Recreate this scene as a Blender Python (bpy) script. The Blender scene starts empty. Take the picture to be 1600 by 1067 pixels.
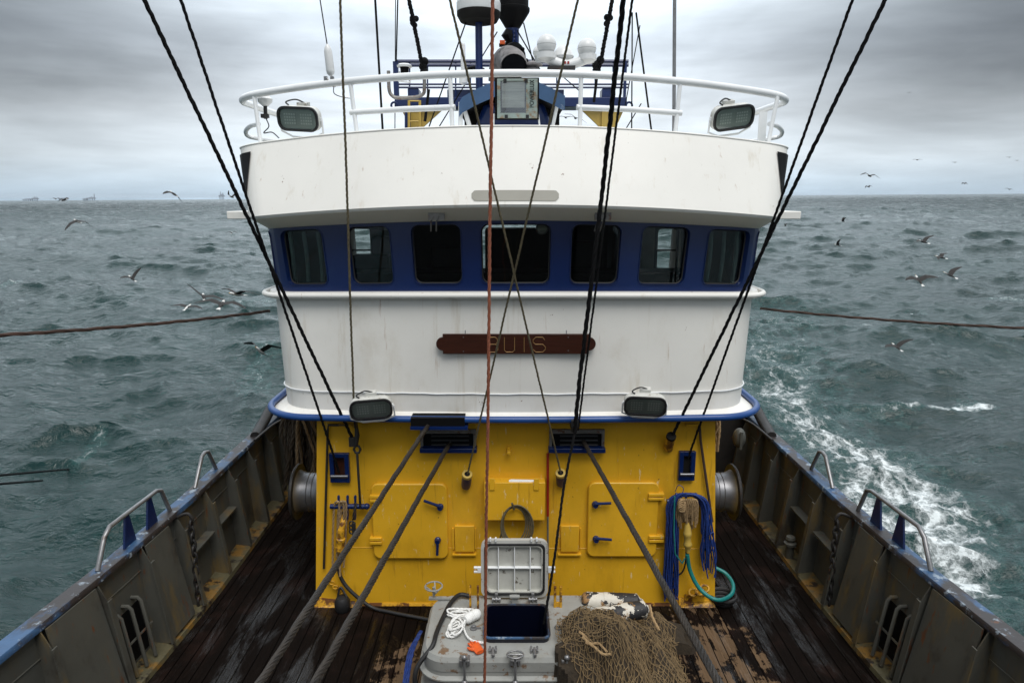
import bpy, math, random
import numpy as np
from mathutils import Vector, noise, Matrix
random.seed(7); np.random.seed(7)
S = bpy.context.scene
COL = S.collection
R = math.radians
# ------------------------------------------------------------------ camera
F = 1067.0; PITCH = math.atan(225.5/1067.0); CAMZ = 4.4
cp, sp = math.cos(PITCH), math.sin(PITCH)
cam = bpy.data.cameras.new('camera'); cam.lens = 24.0; cam.sensor_width = 36; cam.sensor_fit = 'HORIZONTAL'
cam.clip_start = .05; cam.clip_end = 60000
co = bpy.data.objects.new('camera', cam); COL.objects.link(co)
co.location = (0, 0, CAMZ); co.rotation_euler = (R(90)-PITCH, 0, 0); S.camera = co
# ------------------------------------------------------------------ world, sun, exposure
S.view_settings.view_transform = 'Standard'; S.view_settings.look = 'None'
S.view_settings.exposure = 0.0; S.view_settings.gamma = 1
SUN_EL, SUN_ROT = R(63), R(160)
w = bpy.data.worlds.new("World"); S.world = w; w.use_nodes = True
nt = w.node_tree; nt.nodes.clear()
def N(nt, t, **k):
    n = nt.nodes.new(t)
    for a, b in k.items():
        if a.startswith('i_'):
            key = a[2:]
            key = int(key) if key.isdigit() else key.replace('_', ' ')
            n.inputs[key].default_value = b
        else: setattr(n, a, b)
    return n
def ramp(nt, stops, interp='LINEAR'):
    r = nt.nodes.new('ShaderNodeValToRGB'); r.color_ramp.interpolation = interp
    el = r.color_ramp.elements
    while len(el) < len(stops): el.new(.5)
    for e, (p, c) in zip(el, stops):
        e.position = p; e.color = c if len(c) == 4 else (*c, 1)
    return r
def mapr(nt, a, b, c, d, smooth=False):
    m = nt.nodes.new('ShaderNodeMapRange')
    m.inputs['From Min'].default_value = a; m.inputs['From Max'].default_value = b
    m.inputs['To Min'].default_value = c; m.inputs['To Max'].default_value = d
    if smooth: m.interpolation_type = 'SMOOTHSTEP'
    return m
def math_n(nt, op, a=None, b=None):
    m = nt.nodes.new('ShaderNodeMath'); m.operation = op
    for i, v in enumerate((a, b)):
        if v is None: continue
        if isinstance(v, (int, float)): m.inputs[i].default_value = v
        else: nt.links.new(v, m.inputs[i])
    return m.outputs[0]
def mixc(nt, fac, a, b, blend='MIX'):
    m = nt.nodes.new('ShaderNodeMix'); m.data_type = 'RGBA'; m.blend_type = blend
    for i, v in ((0, fac), (6, a), (7, b)):
        if isinstance(v, (int, float)): m.inputs[i].default_value = v
        elif isinstance(v, tuple): m.inputs[i].default_value = v if len(v) == 4 else (*v, 1)
        else: nt.links.new(v, m.inputs[i])
    return m.outputs[2]
sky = N(nt, 'ShaderNodeTexSky', sky_type='NISHITA', sun_disc=False, sun_elevation=SUN_EL, sun_rotation=SUN_ROT)
tc = N(nt, 'ShaderNodeTexCoord')
sep = N(nt, 'ShaderNodeSeparateXYZ'); nt.links.new(tc.outputs['Generated'], sep.inputs[0])
# overcast brightness by elevation (values are sky radiance times ten)
elev = ramp(nt, [(0.0, (7.2, 9.2, 11.0)), (0.05, (10.2, 11.4, 12.4)), (0.11, (11.0, 11.9, 12.7)), (0.19, (9.4, 10.4, 11.4)), (0.30, (11.0, 12.4, 13.4)), (0.50, (9.0, 10.0, 10.8)), (0.8, (6.6, 7.0, 7.4)), (1.0, (6.6, 7.0, 7.4))])
nt.links.new(sep.outputs['Z'], elev.inputs[0])
mp = N(nt, 'ShaderNodeMapping'); mp.inputs['Scale'].default_value = (1.6, 1.6, 7.5); nt.links.new(tc.outputs['Generated'], mp.inputs[0])
n1 = N(nt, 'ShaderNodeTexNoise', i_Scale=1.5, i_Detail=7.0, i_Roughness=.55, i_Distortion=.4); nt.links.new(mp.outputs[0], n1.inputs['Vector'])
c1 = mapr(nt, .3, .7, .66, 1.16); nt.links.new(n1.outputs[0], c1.inputs[0])
mp2 = N(nt, 'ShaderNodeMapping'); mp2.inputs['Scale'].default_value = (3.0, 3.0, 26.); nt.links.new(tc.outputs['Generated'], mp2.inputs[0])
n2 = N(nt, 'ShaderNodeTexNoise', i_Scale=2.0, i_Detail=5.0, i_Roughness=.5); nt.links.new(mp2.outputs[0], n2.inputs['Vector'])
c2 = mapr(nt, .35, .65, .93, 1.05); nt.links.new(n2.outputs[0], c2.inputs[0])
# thin bright cloud ahead of the ship, heavier cloud out to both sides
ax = math_n(nt, 'ABSOLUTE', math_n(nt, 'ADD', sep.outputs['X'], .02))
azl = mapr(nt, .10, .66, 1.0, .74, True); nt.links.new(ax, azl.inputs[0]); azu = mapr(nt, .12, .62, 1.0, .25, True); nt.links.new(ax, azu.inputs[0])
zz = mapr(nt, .03, .17, 0, 1, True); nt.links.new(sep.outputs['Z'], zz.inputs[0])
az = N(nt, 'ShaderNodeMix'); nt.links.new(zz.outputs[0], az.inputs[0]); nt.links.new(azl.outputs[0], az.inputs[2]); nt.links.new(azu.outputs[0], az.inputs[3])
up = mapr(nt, .26, .42, 0, 1, True); nt.links.new(sep.outputs['Z'], up.inputs[0])
azm = N(nt, 'ShaderNodeMix'); nt.links.new(up.outputs[0], azm.inputs[0]); nt.links.new(az.outputs[0], azm.inputs[2]); azm.inputs[3].default_value = 1
# the cloud is thinnest high ahead of the ship
ahead = mapr(nt, -.1, .55, .8, 2.1, True); nt.links.new(sep.outputs['Y'], ahead.inputs[0])
hi_ = mapr(nt, .20, .34, 0, 1, True); nt.links.new(sep.outputs['Z'], hi_.inputs[0])
am = N(nt, 'ShaderNodeMix'); nt.links.new(hi_.outputs[0], am.inputs[0]); am.inputs[2].default_value = 1; nt.links.new(ahead.outputs[0], am.inputs[3])
f = math_n(nt, 'MULTIPLY', math_n(nt, 'MULTIPLY', math_n(nt, 'MULTIPLY', am.outputs[0], 1.0), c1.outputs[0]), math_n(nt, 'MULTIPLY', c2.outputs[0], azm.outputs[0]))
cl = N(nt, 'ShaderNodeVectorMath', operation='SCALE'); nt.links.new(elev.outputs[0], cl.inputs[0]); nt.links.new(f, cl.inputs['Scale'])
fin = mixc(nt, .93, sky.outputs[0], cl.outputs[0])
bg = N(nt, 'ShaderNodeBackground'); bg.inputs['Strength'].default_value = .1; nt.links.new(fin, bg.inputs[0])
wo = N(nt, 'ShaderNodeOutputWorld'); nt.links.new(bg.outputs[0], wo.inputs[0])
sl = bpy.data.lights.new('sun', 'SUN'); sl.energy = 2.95; sl.angle = R(40); sl.color = (1, .975, .94)
so = bpy.data.objects.new('sun', sl); COL.objects.link(so)
so.rotation_euler = (R(90)-SUN_EL, 0, R(20)); so.location = (3, -6, 14)   # light comes from behind the camera
S.cycles.use_denoising = True; S.cycles.max_bounces = 6; S.cycles.transparent_max_bounces = 12

# ------------------------------------------------------------------ pixel rays (photograph pixels, 1600 wide) to world points
def ray(px, py):
    d = py-533.5
    return (px-800.0, F*cp-d*sp, -(F*sp+d*cp))
def P(px, py, Y):
    x, y, z = ray(px, py); t = Y/y; return Vector((x*t, Y, CAMZ+z*t))
def PZ(px, py, Z):
    x, y, z = ray(px, py); t = (Z-CAMZ)/z; return Vector((x*t, y*t, Z))
def PX(px, py, X):
    x, y, z = ray(px, py); t = X/x; return Vector((X, y*t, CAMZ+z*t))
def proj(v):
    dy = v[1]*cp-(v[2]-CAMZ)*sp; u = v[1]*sp+(v[2]-CAMZ)*cp
    return (800+F*v[0]/dy, 533.5-F*u/dy)
CX = .02   # ship's centre line
# ------------------------------------------------------------------ materials
M = {}
def mat(name, col, rough=.5, metal=0., var=.08, vs=3., bump=0., bs=30., layers=(), spec=.5, stretch=(1, 1, 1), rvar=0.):
    """layers: (colour, noise scale, lo, hi, xyz stretch, strength)"""
    m = bpy.data.materials.new(name); m.use_nodes = True; t = m.node_tree
    b = t.nodes['Principled BSDF']; b.inputs['Roughness'].default_value = rough; b.inputs['Metallic'].default_value = metal
    b.inputs['Specular IOR Level'].default_value = spec
    g = N(t, 'ShaderNodeNewGeometry')
    mpn = N(t, 'ShaderNodeMapping'); mpn.inputs['Scale'].default_value = stretch
    t.links.new(g.outputs['Position'], mpn.inputs[0])
    n = N(t, 'ShaderNodeTexNoise', i_Scale=vs, i_Detail=5.0, i_Roughness=.6); t.links.new(mpn.outputs[0], n.inputs['Vector'])
    mr = mapr(t, .25, .75, 1-var, 1+var); t.links.new(n.outputs[0], mr.inputs[0])
    cv = N(t, 'ShaderNodeVectorMath', operation='SCALE'); cv.inputs[0].default_value = col; t.links.new(mr.outputs[0], cv.inputs['Scale'])
    out = cv.outputs[0]
    for (lc, sc, lo, hi, st, fac) in layers:
        m2 = N(t, 'ShaderNodeMapping'); m2.inputs['Scale'].default_value = st; m2.inputs['Location'].default_value = (sc*.37, sc*.11, 3.1)
        t.links.new(g.outputs['Position'], m2.inputs[0])
        nn = N(t, 'ShaderNodeTexNoise', i_Scale=sc, i_Detail=6.0, i_Roughness=.65); t.links.new(m2.outputs[0], nn.inputs['Vector'])
        r2 = mapr(t, lo, hi, 0, fac, True); t.links.new(nn.outputs[0], r2.inputs[0])
        out = mixc(t, r2.outputs[0], out, lc)
    t.links.new(out, b.inputs['Base Color'])
    if rvar:
        rr = mapr(t, .3, .7, max(rough-rvar, .02), min(rough+rvar, 1)); t.links.new(n.outputs[0], rr.inputs[0]); t.links.new(rr.outputs[0], b.inputs['Roughness'])
    if bump:
        nb = N(t, 'ShaderNodeTexNoise', i_Scale=bs, i_Detail=4.0); t.links.new(mpn.outputs[0], nb.inputs['Vector'])
        bn = N(t, 'ShaderNodeBump', i_Strength=bump, i_Distance=.01); t.links.new(nb.outputs[0], bn.inputs['Height']); t.links.new(bn.outputs[0], b.inputs['Normal'])
    M[name] = m; return m
RUST = (.13, .045, .012)
mat('white_paint', (.80, .785, .74), .42, var=.04, vs=1.2, bump=.35, bs=2.6, layers=[((.55, .49, .38), 2.2, .58, .80, (1, 1, .35), .35), (RUST, 7., .705, .73, (1, 1, 1), .85), ((.30, .27, .22), 20., .70, .73, (1, 1, 1), .5), ((.50, .43, .31), 6., .58, .78, (1.6, 1.6, .10), .40), ((.34, .19, .09), 4.5, .645, .73, (3.5, 3.5, .22), .45)])
mat('wall_white_shaded', (.74, .725, .68), .45, var=.05, vs=1.3, bump=.35, bs=2.6, layers=[((.50, .44, .34), 1.6, .50, .75, (1, 1, .6), .45), (RUST, 7., .70, .725, (1, 1, 1), .85), ((.28, .25, .2), 20., .70, .73, (1, 1, 1), .5), ((.42, .34, .22), 6., .56, .76, (1.6, 1.6, .10), .42), ((.34, .19, .09), 4.5, .64, .73, (3.5, 3.5, .22), .45)])  # same white paint as the fascia, base darkened to carry the wall's shade
mat('white_metal', (.74, .76, .77), .35, var=.06, vs=4, layers=[((.4, .36, .3), 14., .66, .75, (1, 1, 1), .5)])
mat('recess_paint', (.30, .29, .25), .5)
mat('soffit_paint', (.80, .76, .64), .5, var=.06, vs=2, layers=[(RUST, 8., .70, .78, (1, 1, 1), .6)])
mat('blue_paint', (.002, .014, .080), .32, var=.12, vs=3, bump=.08, bs=8, layers=[((.008, .028, .10), 5., .6, .72, (1, 1, .6), .5), ((.3, .32, .36), 30., .72, .75, (1, 1, 1), .6)])
mat('bright_blue', (.010, .055, .21), .35, var=.12, vs=5, layers=[((.35, .38, .42), 16., .68, .72, (1, 1, 1), .6), (RUST, 9., .68, .76, (1, 1, 1), .8)])
mat('worn_blue', (.030, .080, .17), .5, var=.3, vs=5, bump=.3, bs=25, layers=[((.028, .021, .018), 2.6, .43, .53, (1, .5, 1), .97), ((.30, .36, .42), 9., .57, .63, (1, 1, 1), .7), (RUST, 10., .62, .7, (1, 1, 1), .8)])
mat('yellow_paint', (.73, .40, .019), .36, var=.09, vs=1.6, bump=.22, bs=7, rvar=.08, layers=[((.40, .20, .010), 1.9, .5, .75, (1, 1, .5), .45), ((.74, .58, .30), 11., .635, .67, (2.6, 1, .6), .8), ((.06, .03, .012), 22., .68, .71, (1, 1, 1), .85), ((.27, .12, .015), 6., .60, .74, (3, 1, .22), .5)])
mat('yellow_rusty', (.60, .31, .015), .5, var=.2, vs=5, bump=.5, bs=20, layers=[((.10, .03, .008), 7., .46, .56, (1, 1, 1), .95), ((.03, .02, .015), 12., .58, .66, (1, 1, 1), .9)])
mat('pale_yellow', (.48, .33, .07), .45, var=.1, vs=5, layers=[(RUST, 8., .62, .72, (1, 1, 1), .6)])
mat('bulwark_paint', (.068, .068, .058), .5, var=.16, vs=2.2, bump=.25, bs=9, layers=[((.15, .10, .032), 2.4, .50, .70, (1.6, 1.6, .5), .75), ((.12, .04, .012), 5., .60, .68, (3, 3, .6), .9), ((.035, .03, .025), 3., .54, .70, (1, 1, .6), .8)])
mat('waterway', (.09, .08, .045), .4, var=.25, vs=5, bump=.4, bs=18, layers=[((.20, .105, .02), 4., .48, .6, (1, 1, 1), .85), ((.02, .015, .012), 6., .53, .60, (1, 1, 1), .95)])
mat('dark_steel', (.028, .026, .025), .5, .3, var=.3, vs=8, bump=.3, bs=30, layers=[(RUST, 10., .58, .7, (1, 1, 1), .7)])
mat('black', (.004, .004, .0045), .6, var=.1, spec=.12)
mat('black_rubber', (.012, .012, .013), .55, var=.3, vs=12, bump=.2, bs=60)
mat('grey_steel', (.24, .24, .245), .38, .6, var=.25, vs=9, bump=.2, bs=30, layers=[((.08, .05, .03), 12., .6, .68, (1, 1, 1), .6)])
mat('bright_steel', (.22, .22, .23), .42, .8, var=.15, vs=9)
mat('grey_paint', (.29, .295, .28), .45, var=.12, vs=3, bump=.3, bs=16, layers=[((.16, .09, .045), 9., .575, .64, (1, 1, 1), .9), ((.26, .24, .19), 2.5, .52, .7, (1, 1, 1), .55), ((.05, .04, .035), 30., .66, .70, (1, 1, 1), .8)])
mat('lid_paint', (.46, .46, .43), .45, var=.08, vs=6, layers=[((.12, .08, .05), 12., .60, .66, (1, 1, 1), .8)])
mat('inner_grey', (.46, .46, .42), .5, var=.12, vs=6, layers=[((.07, .055, .04), 9., .6, .66, (1, 1, 1), .9)])
mat('brown_rope', (.11, .075, .04), .9, var=.4, vs=30, bump=.5, bs=120)
mat('olive_rope', (.10, .082, .045), .85, var=.4, vs=30, bump=.5, bs=120)
mat('tan_rope', (.33, .22, .11), .9, var=.35, vs=25, bump=.5, bs=120)
mat('red_rope', (.24, .075, .038), .75, var=.35, vs=30, bump=.4, bs=120)
mat('white_rope', (.78, .78, .76), .7, var=.08, vs=30, bump=.3, bs=90)
mat('black_rope', (.006, .006, .0065), .8, spec=.15, var=.4, vs=30, bump=.4, bs=120)
mat('wire_rope', (.036, .029, .023), .5, .35, var=.35, vs=22, bump=.3, bs=100, layers=[((.02, .018, .016), 6., .5, .6, (1, 1, 1), .6)])
mat('rusty_rope', (.05, .026, .018), .85, var=.5, vs=9, bump=.5, bs=60)
mat('blue_twine', (.006, .03, .17), .65, var=.45, vs=35, bump=.4, bs=140)
mat('teal_hose', (.01, .17, .16), .35, var=.15, vs=8, bump=.15, bs=60)
mat('net_twine', (.155, .105, .050), .9, var=.45, vs=14)
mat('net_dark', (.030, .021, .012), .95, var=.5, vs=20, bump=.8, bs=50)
mat('orange_glove', (.72, .11, .015), .55, var=.2, vs=18, bump=.3, bs=60)
mat('red_paint', (.28, .015, .012), .4, var=.15, vs=9)
mat('gull_white', (.62, .62, .60), .8, var=.08, vs=9)
mat('gull_grey', (.020, .018, .017), .8, var=.25, vs=9)
mat('gull_black', (.02, .02, .02), .8, var=.2, vs=9)
mat('beak', (.5, .28, .04), .6)
mat('float_paint', (.62, .58, .50), .6, var=.12, vs=8, bump=.5, bs=30, layers=[((.02, .02, .022), 7.0, .465, .48, (1, 1, 1), 1.), ((.35, .19, .07), 8., .56, .62, (1, 1, 1), .85)])
mat('navy_inside', (.001, .002, .010), .35, var=.2, vs=5)
mat('wood_varnish', (.038, .011, .006), .3, var=.35, vs=6, stretch=(1, 1, 14), bump=.15, bs=20)
mat('gold', (.30, .17, .06), .4, .3, var=.1)
mat('radome', (.66, .67, .67), .35, var=.05, vs=4, layers=[((.3, .29, .27), 10., .62, .72, (1, 1, 1), .5)])
mat('dome_lower', (.42, .43, .43), .4, var=.05)
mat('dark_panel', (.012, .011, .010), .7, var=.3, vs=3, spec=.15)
mat('cabin_panel', (.22, .19, .13), .6, var=.2, vs=3)
mat('interior', (.05, .045, .038), .7, var=.3, vs=3)
mat('curtain', (.16, .21, .20), .8, var=.2, vs=10)
mat('led_back', (.60, .64, .58), .5)
mat('led', (.92, .93, .86), .3, var=.1, vs=40)
mat('reflector', (.60, .58, .50), .4, .1, var=.5, vs=7, stretch=(.3, 1, 6))
mat('visor_blue', (.035, .085, .18), .45, var=.2, vs=4, layers=[((.3, .34, .4), 12., .64, .70, (1, 1, 1), .6)])
mat('lamp_frame', (.30, .37, .34), .45, var=.1, vs=10, layers=[((.25, .13, .05), 8., .5, .62, (1, 1, 1), .8)])
mat('lamp_body', (.55, .55, .52), .45, var=.1, vs=10, layers=[((.2, .15, .1), 14., .58, .66, (1, 1, 1), .7)])
mat('rig_steel_hazed', (.26, .29, .34), .8, var=.1, vs=.02)  # pale blue-grey: part of the distance haze is put into this colour
mat('paper', (.6, .6, .58), .8)
mat('hull_paint', (.015, .03, .08), .5, var=.2)
mat('exhaust', (.19, .18, .18), .75, var=.5, vs=9, bump=.6, bs=40, layers=[((.02, .02, .02), 6., .55, .65, (1, 1, 1), .8)])
mat('strip_metal', (.20, .19, .18), .5, .5, var=.3, vs=12, layers=[(RUST, 14., .55, .62, (1, 1, 1), .8)])

def glass_mat(name, tint, rough, base_f):
    m = bpy.data.materials.new(name); m.use_nodes = True; t = m.node_tree; t.nodes.clear()
    o = N(t, 'ShaderNodeOutputMaterial'); tr = N(t, 'ShaderNodeBsdfTransparent'); tr.inputs[0].default_value = (*tint, 1)
    gl = N(t, 'ShaderNodeBsdfGlossy'); gl.inputs['Roughness'].default_value = rough; gl.inputs[0].default_value = (.9, .95, 1, 1)
    fr = N(t, 'ShaderNodeFresnel', i_IOR=1.45); mr = mapr(t, 0, 1, base_f, 1); t.links.new(fr.outputs[0], mr.inputs[0])
    mx = N(t, 'ShaderNodeMixShader'); t.links.new(mr.outputs[0], mx.inputs[0]); t.links.new(tr.outputs[0], mx.inputs[1]); t.links.new(gl.outputs[0], mx.inputs[2])
    t.links.new(mx.outputs[0], o.inputs[0]); M[name] = m
glass_mat('window_glass', (.62, .68, .66), .03, .035)
glass_mat('lamp_glass', (.93, .96, .95), .08, .10)

# deck planks: tarred wet softwood with bare worn patches
def deck_material():
    m = bpy.data.materials.new('wet_planks'); m.use_nodes = True; t = m.node_tree; b = t.nodes['Principled BSDF']
    g = N(t, 'ShaderNodeNewGeometry'); sx = N(t, 'ShaderNodeSeparateXYZ'); t.links.new(g.outputs['Position'], sx.inputs[0])
    pw = .125
    q = math_n(t, 'DIVIDE', sx.outputs['X'], pw); fl = math_n(t, 'FLOOR', q); fr = math_n(t, 'FRACT', q)
    edge = math_n(t, 'ABSOLUTE', math_n(t, 'SUBTRACT', fr, .5))       # .5 at the seam
    wn = N(t, 'ShaderNodeTexWhiteNoise', noise_dimensions='1D'); t.links.new(fl, wn.inputs['W'])
    # grain
    cb = N(t, 'ShaderNodeCombineXYZ'); t.links.new(math_n(t, 'MULTIPLY', sx.outputs['X'], 26), cb.inputs[0])
    t.links.new(math_n(t, 'ADD', math_n(t, 'MULTIPLY', sx.outputs['Y'], 1.6), math_n(t, 'MULTIPLY', wn.outputs[0], 40)), cb.inputs[1])
    gr = N(t, 'ShaderNodeTexNoise', i_Scale=1.6, i_Detail=7.0, i_Roughness=.65, i_Distortion=.5); t.links.new(cb.outputs[0], gr.inputs['Vector'])
    big = N(t, 'ShaderNodeTexNoise', i_Scale=1.7, i_Detail=6.0, i_Roughness=.6); t.links.new(g.outputs['Position'], big.inputs['Vector'])
    dark = mixc(t, gr.outputs[0], (.002, .0016, .0014), (.010, .0068, .0055))
    red = mapr(t, .5, .68, 0, .7, True); t.links.new(big.outputs[0], red.inputs[0])
    dark = mixc(t, red.outputs[0], dark, (.018, .010, .008))
    bare = mixc(t, gr.outputs[0], (.035, .022, .014), (.20, .13, .075))
    # bare wood where the gear is dragged, to starboard and beside the hatch
    def blob(cx, cy, rx, ry):
        a = math_n(t, 'DIVIDE', math_n(t, 'SUBTRACT', sx.outputs['X'], cx), rx); c = math_n(t, 'DIVIDE', math_n(t, 'SUBTRACT', sx.outputs['Y'], cy), ry)
        s = math_n(t, 'ADD', math_n(t, 'MULTIPLY', a, a), math_n(t, 'MULTIPLY', c, c))
        return math_n(t, 'SUBTRACT', 1.0, s)
    bl = math_n(t, 'MAXIMUM', blob(2.05, 5.8, .50, 1.1), math_n(t, 'MAXIMUM', blob(-1.02, 5.6, .35, .7), blob(1.2, 5.2, .6, .5)))
    n3 = N(t, 'ShaderNodeTexNoise', i_Scale=4.5, i_Detail=7.0, i_Roughness=.72); t.links.new(cb.outputs[0], n3.inputs['Vector']); n3.inputs['Scale'].default_value = .9
    n4 = N(t, 'ShaderNodeTexNoise', i_Scale=5.0, i_Detail=5.0, i_Roughness=.65); t.links.new(g.outputs['Position'], n4.inputs['Vector'])
    s1 = math_n(t, 'ADD', math_n(t, 'MULTIPLY', n3.outputs[0], .9), math_n(t, 'MULTIPLY', n4.outputs[0], 1.3))
    s2 = math_n(t, 'ADD', s1, math_n(t, 'MULTIPLY', math_n(t, 'MINIMUM', math_n(t, 'MAXIMUM', bl, -1.5), .8), .42))
    s3 = math_n(t, 'ADD', s2, math_n(t, 'MULTIPLY', wn.outputs[0], .18))
    bm = mapr(t, 1.42, 1.52, 0, 1, True); t.links.new(s3, bm.inputs[0])
    c = mixc(t, bm.outputs[0], dark, bare)
    em = mapr(t, .455, .49, 0, 1); t.links.new(edge, em.inputs[0])
    c = mixc(t, em.outputs[0], c, (.002, .002, .002))
    t.links.new(c, b.inputs['Base Color'])
    wb = N(t, 'ShaderNodeCombineXYZ'); t.links.new(math_n(t, 'MULTIPLY', sx.outputs['X'], 3.2), wb.inputs[0]); t.links.new(math_n(t, 'MULTIPLY', sx.outputs['Y'], .8), wb.inputs[1])
    n5 = N(t, 'ShaderNodeTexNoise', i_Scale=1.0, i_Detail=7.0, i_Roughness=.68, i_Distortion=.6); t.links.new(wb.outputs[0], n5.inputs['Vector'])
    wet = mapr(t, .48, .60, .6, .22, True); t.links.new(n5.outputs[0], wet.inputs[0])
    ra = math_n(t, 'ADD', wet.outputs[0], math_n(t, 'MULTIPLY', bm.outputs[0], .35)); t.links.new(ra, b.inputs['Roughness'])
    h = math_n(t, 'SUBTRACT', math_n(t, 'ADD', math_n(t, 'MULTIPLY', gr.outputs[0], .5), math_n(t, 'MULTIPLY', n4.outputs[0], .35)), math_n(t, 'MULTIPLY', em.outputs[0], 1.2))
    h2 = math_n(t, 'ADD', h, math_n(t, 'MULTIPLY', wn.outputs[0], .3))
    bn = N(t, 'ShaderNodeBump', i_Strength=1.0, i_Distance=.02); t.links.new(h2, bn.inputs['Height']); t.links.new(bn.outputs[0], b.inputs['Normal'])
    sp_ = mapr(t, .50, .64, .03, .42, True); t.links.new(n5.outputs[0], sp_.inputs[0]); t.links.new(sp_.outputs[0], b.inputs['Specular IOR Level'])
    M['wet_planks'] = m
deck_material()

# ------------------------------------------------------------------ mesh building
class MB:
    def __init__(s): s.v = []; s.f = []; s.m = []; s.cur = 0
    def add(s, vs, fs):
        o = len(s.v); s.v += [tuple(v) for v in vs]; s.f += [tuple(i+o for i in f) for f in fs]; s.m += [s.cur]*len(fs); return s
    def box(s, a, b):
        x0, y0, z0 = a; x1, y1, z1 = b
        x0, x1 = min(x0, x1), max(x0, x1); y0, y1 = min(y0, y1), max(y0, y1); z0, z1 = min(z0, z1), max(z0, z1)
        v = [(x0, y0, z0), (x1, y0, z0), (x1, y1, z0), (x0, y1, z0), (x0, y0, z1), (x1, y0, z1), (x1, y1, z1), (x0, y1, z1)]
        return s.add(v, [(3, 2, 1, 0), (4, 5, 6, 7), (0, 1, 5, 4), (1, 2, 6, 5), (2, 3, 7, 6), (3, 0, 4, 7)])
    def hexa(s, bot, top):   # two quads
        return s.add(list(bot)+list(top), [(3, 2, 1, 0), (4, 5, 6, 7), (0, 1, 5, 4), (1, 2, 6, 5), (2, 3, 7, 6), (3, 0, 4, 7)])
    def tube(s, pts, r, n=8, closed=False, caps=True, rs=None):
        pts = [Vector(p) for p in pts]; k = len(pts)
        T = []
        for i in range(k):
            a = pts[(i-1) % k] if (closed or i > 0) else pts[i]; b = pts[(i+1) % k] if (closed or i < k-1) else pts[i]
            d = (b-a); T.append(d.normalized() if d.length > 1e-9 else Vector((0, 0, 1)))
        up = Vector((0, 0, 1)) if abs(T[0].z) < .9 else Vector((1, 0, 0))
        nrm = T[0].cross(up).normalized(); vs = []
        for i in range(k):
            nrm = (nrm - T[i]*nrm.dot(T[i])).normalized(); bi = T[i].cross(nrm); rr = rs[i] if rs else r
            for j in range(n):
                a = 2*math.pi*j/n; vs.append(pts[i]+(nrm*math.cos(a)+bi*math.sin(a))*rr)
        fs = []
        for i in range(k if closed else k-1):
            i2 = (i+1) % k
            for j in range(n):
                j2 = (j+1) % n; fs.append((i*n+j, i2*n+j, i2*n+j2, i*n+j2))
        if caps and not closed: fs += [tuple(range(n)), tuple((k-1)*n+j for j in reversed(range(n)))]
        return s.add(vs, fs)
    def lathe(s, base, axis, prof, n=24):      # prof: (r, h) along axis
        axis = Vector(axis).normalized(); up = Vector((0, 0, 1)) if abs(axis.z) < .9 else Vector((1, 0, 0))
        a1 = axis.cross(up).normalized(); a2 = axis.cross(a1); base = Vector(base); vs = []; fs = []
        for (r, h) in prof:
            for j in range(n):
                t = 2*math.pi*j/n; vs.append(base+axis*h+(a1*math.cos(t)+a2*math.sin(t))*max(r, 1e-4))
        for i in range(len(prof)-1):
            for j in range(n):
                j2 = (j+1) % n; fs.append((i*n+j, i*n+j2, (i+1)*n+j2, (i+1)*n+j))
        fs += [tuple(reversed(range(n))), tuple((len(prof)-1)*n+j for j in range(n))]
        return s.add(vs, fs)
    def prism(s, poly, off):                   # poly: list of 3D points, extruded by off
        n = len(poly); off = Vector(off); poly = [Vector(p) for p in poly]
        vs = poly+[p+off for p in poly]
        return s.add(vs, [tuple(range(n)), tuple(reversed(range(n, 2*n)))]+[(i, n+i, n+(i+1) % n, (i+1) % n) for i in range(n)])
    def rope(s, pts, r, strands=3, pitch=None, n=5, step=None):
        pts = resample([Vector(p) for p in pts], step or r*1.6); pitch = pitch or r*13
        k = len(pts); T = [((pts[min(i+1, k-1)]-pts[max(i-1, 0)]).normalized()) for i in range(k)]
        up = Vector((0, 0, 1)) if abs(T[0].z) < .9 else Vector((1, 0, 0)); nrm = T[0].cross(up).normalized()
        fr = []; L = 0
        for i in range(k):
            pts[i] = pts[i]+Vector((noise.noise(pts[i]*9), noise.noise(pts[i]*9+Vector((7, 1, 3))), 0))*r*.18; nrm = (nrm-T[i]*nrm.dot(T[i])).normalized(); fr.append((nrm.copy(), T[i].cross(nrm), L))
            if i < k-1: L += (pts[i+1]-pts[i]).length
        rs = r*(.54 if strands == 3 else .42)
        for q in range(strands):
            pp = []
            for i in range(k):
                a = 2*math.pi*(q/strands+fr[i][2]/pitch); pp.append(pts[i]+(fr[i][0]*math.cos(a)+fr[i][1]*math.sin(a))*(r-rs))
            s.tube(pp, rs, n)
        return s
    def sphere(s, c, r, n=16, m=10, sc=(1, 1, 1)):
        c = Vector(c); vs = []; fs = []
        for i in range(m+1):
            t = math.pi*i/m
            for j in range(n):
                a = 2*math.pi*j/n; rr = max(math.sin(t), 1e-3); vs.append(c+Vector((rr*math.cos(a)*sc[0], rr*math.sin(a)*sc[1], math.cos(t)*sc[2]))*r)
        for i in range(m):
            for j in range(n):
                j2 = (j+1) % n; fs.append((i*n+j, (i+1)*n+j, (i+1)*n+j2, i*n+j2))
        return s.add(vs, fs)
    def build(s, name, material, parent=None, local=False, bevel=0, smooth=True, seg=2, angle=38, origin=None):
        me = bpy.data.meshes.new(name)
        v = np.array(s.v, dtype=float).reshape(-1, 3)
        o = bpy.data.objects.new(name, me)
        if parent is not None:
            o.parent = parent
            if not local:
                rt = parent
                while rt.parent: rt = rt.parent
                v = v-np.array(rt.location)
        elif not local:
            c = np.array(origin) if origin is not None else np.array([(v[:, 0].min()+v[:, 0].max())/2, (v[:, 1].min()+v[:, 1].max())/2, v[:, 2].min()])
            v = v-c; o.location = c
        me.from_pydata([tuple(x) for x in v], [], s.f)
        mats = material if isinstance(material, (list, tuple)) else [material]
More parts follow.
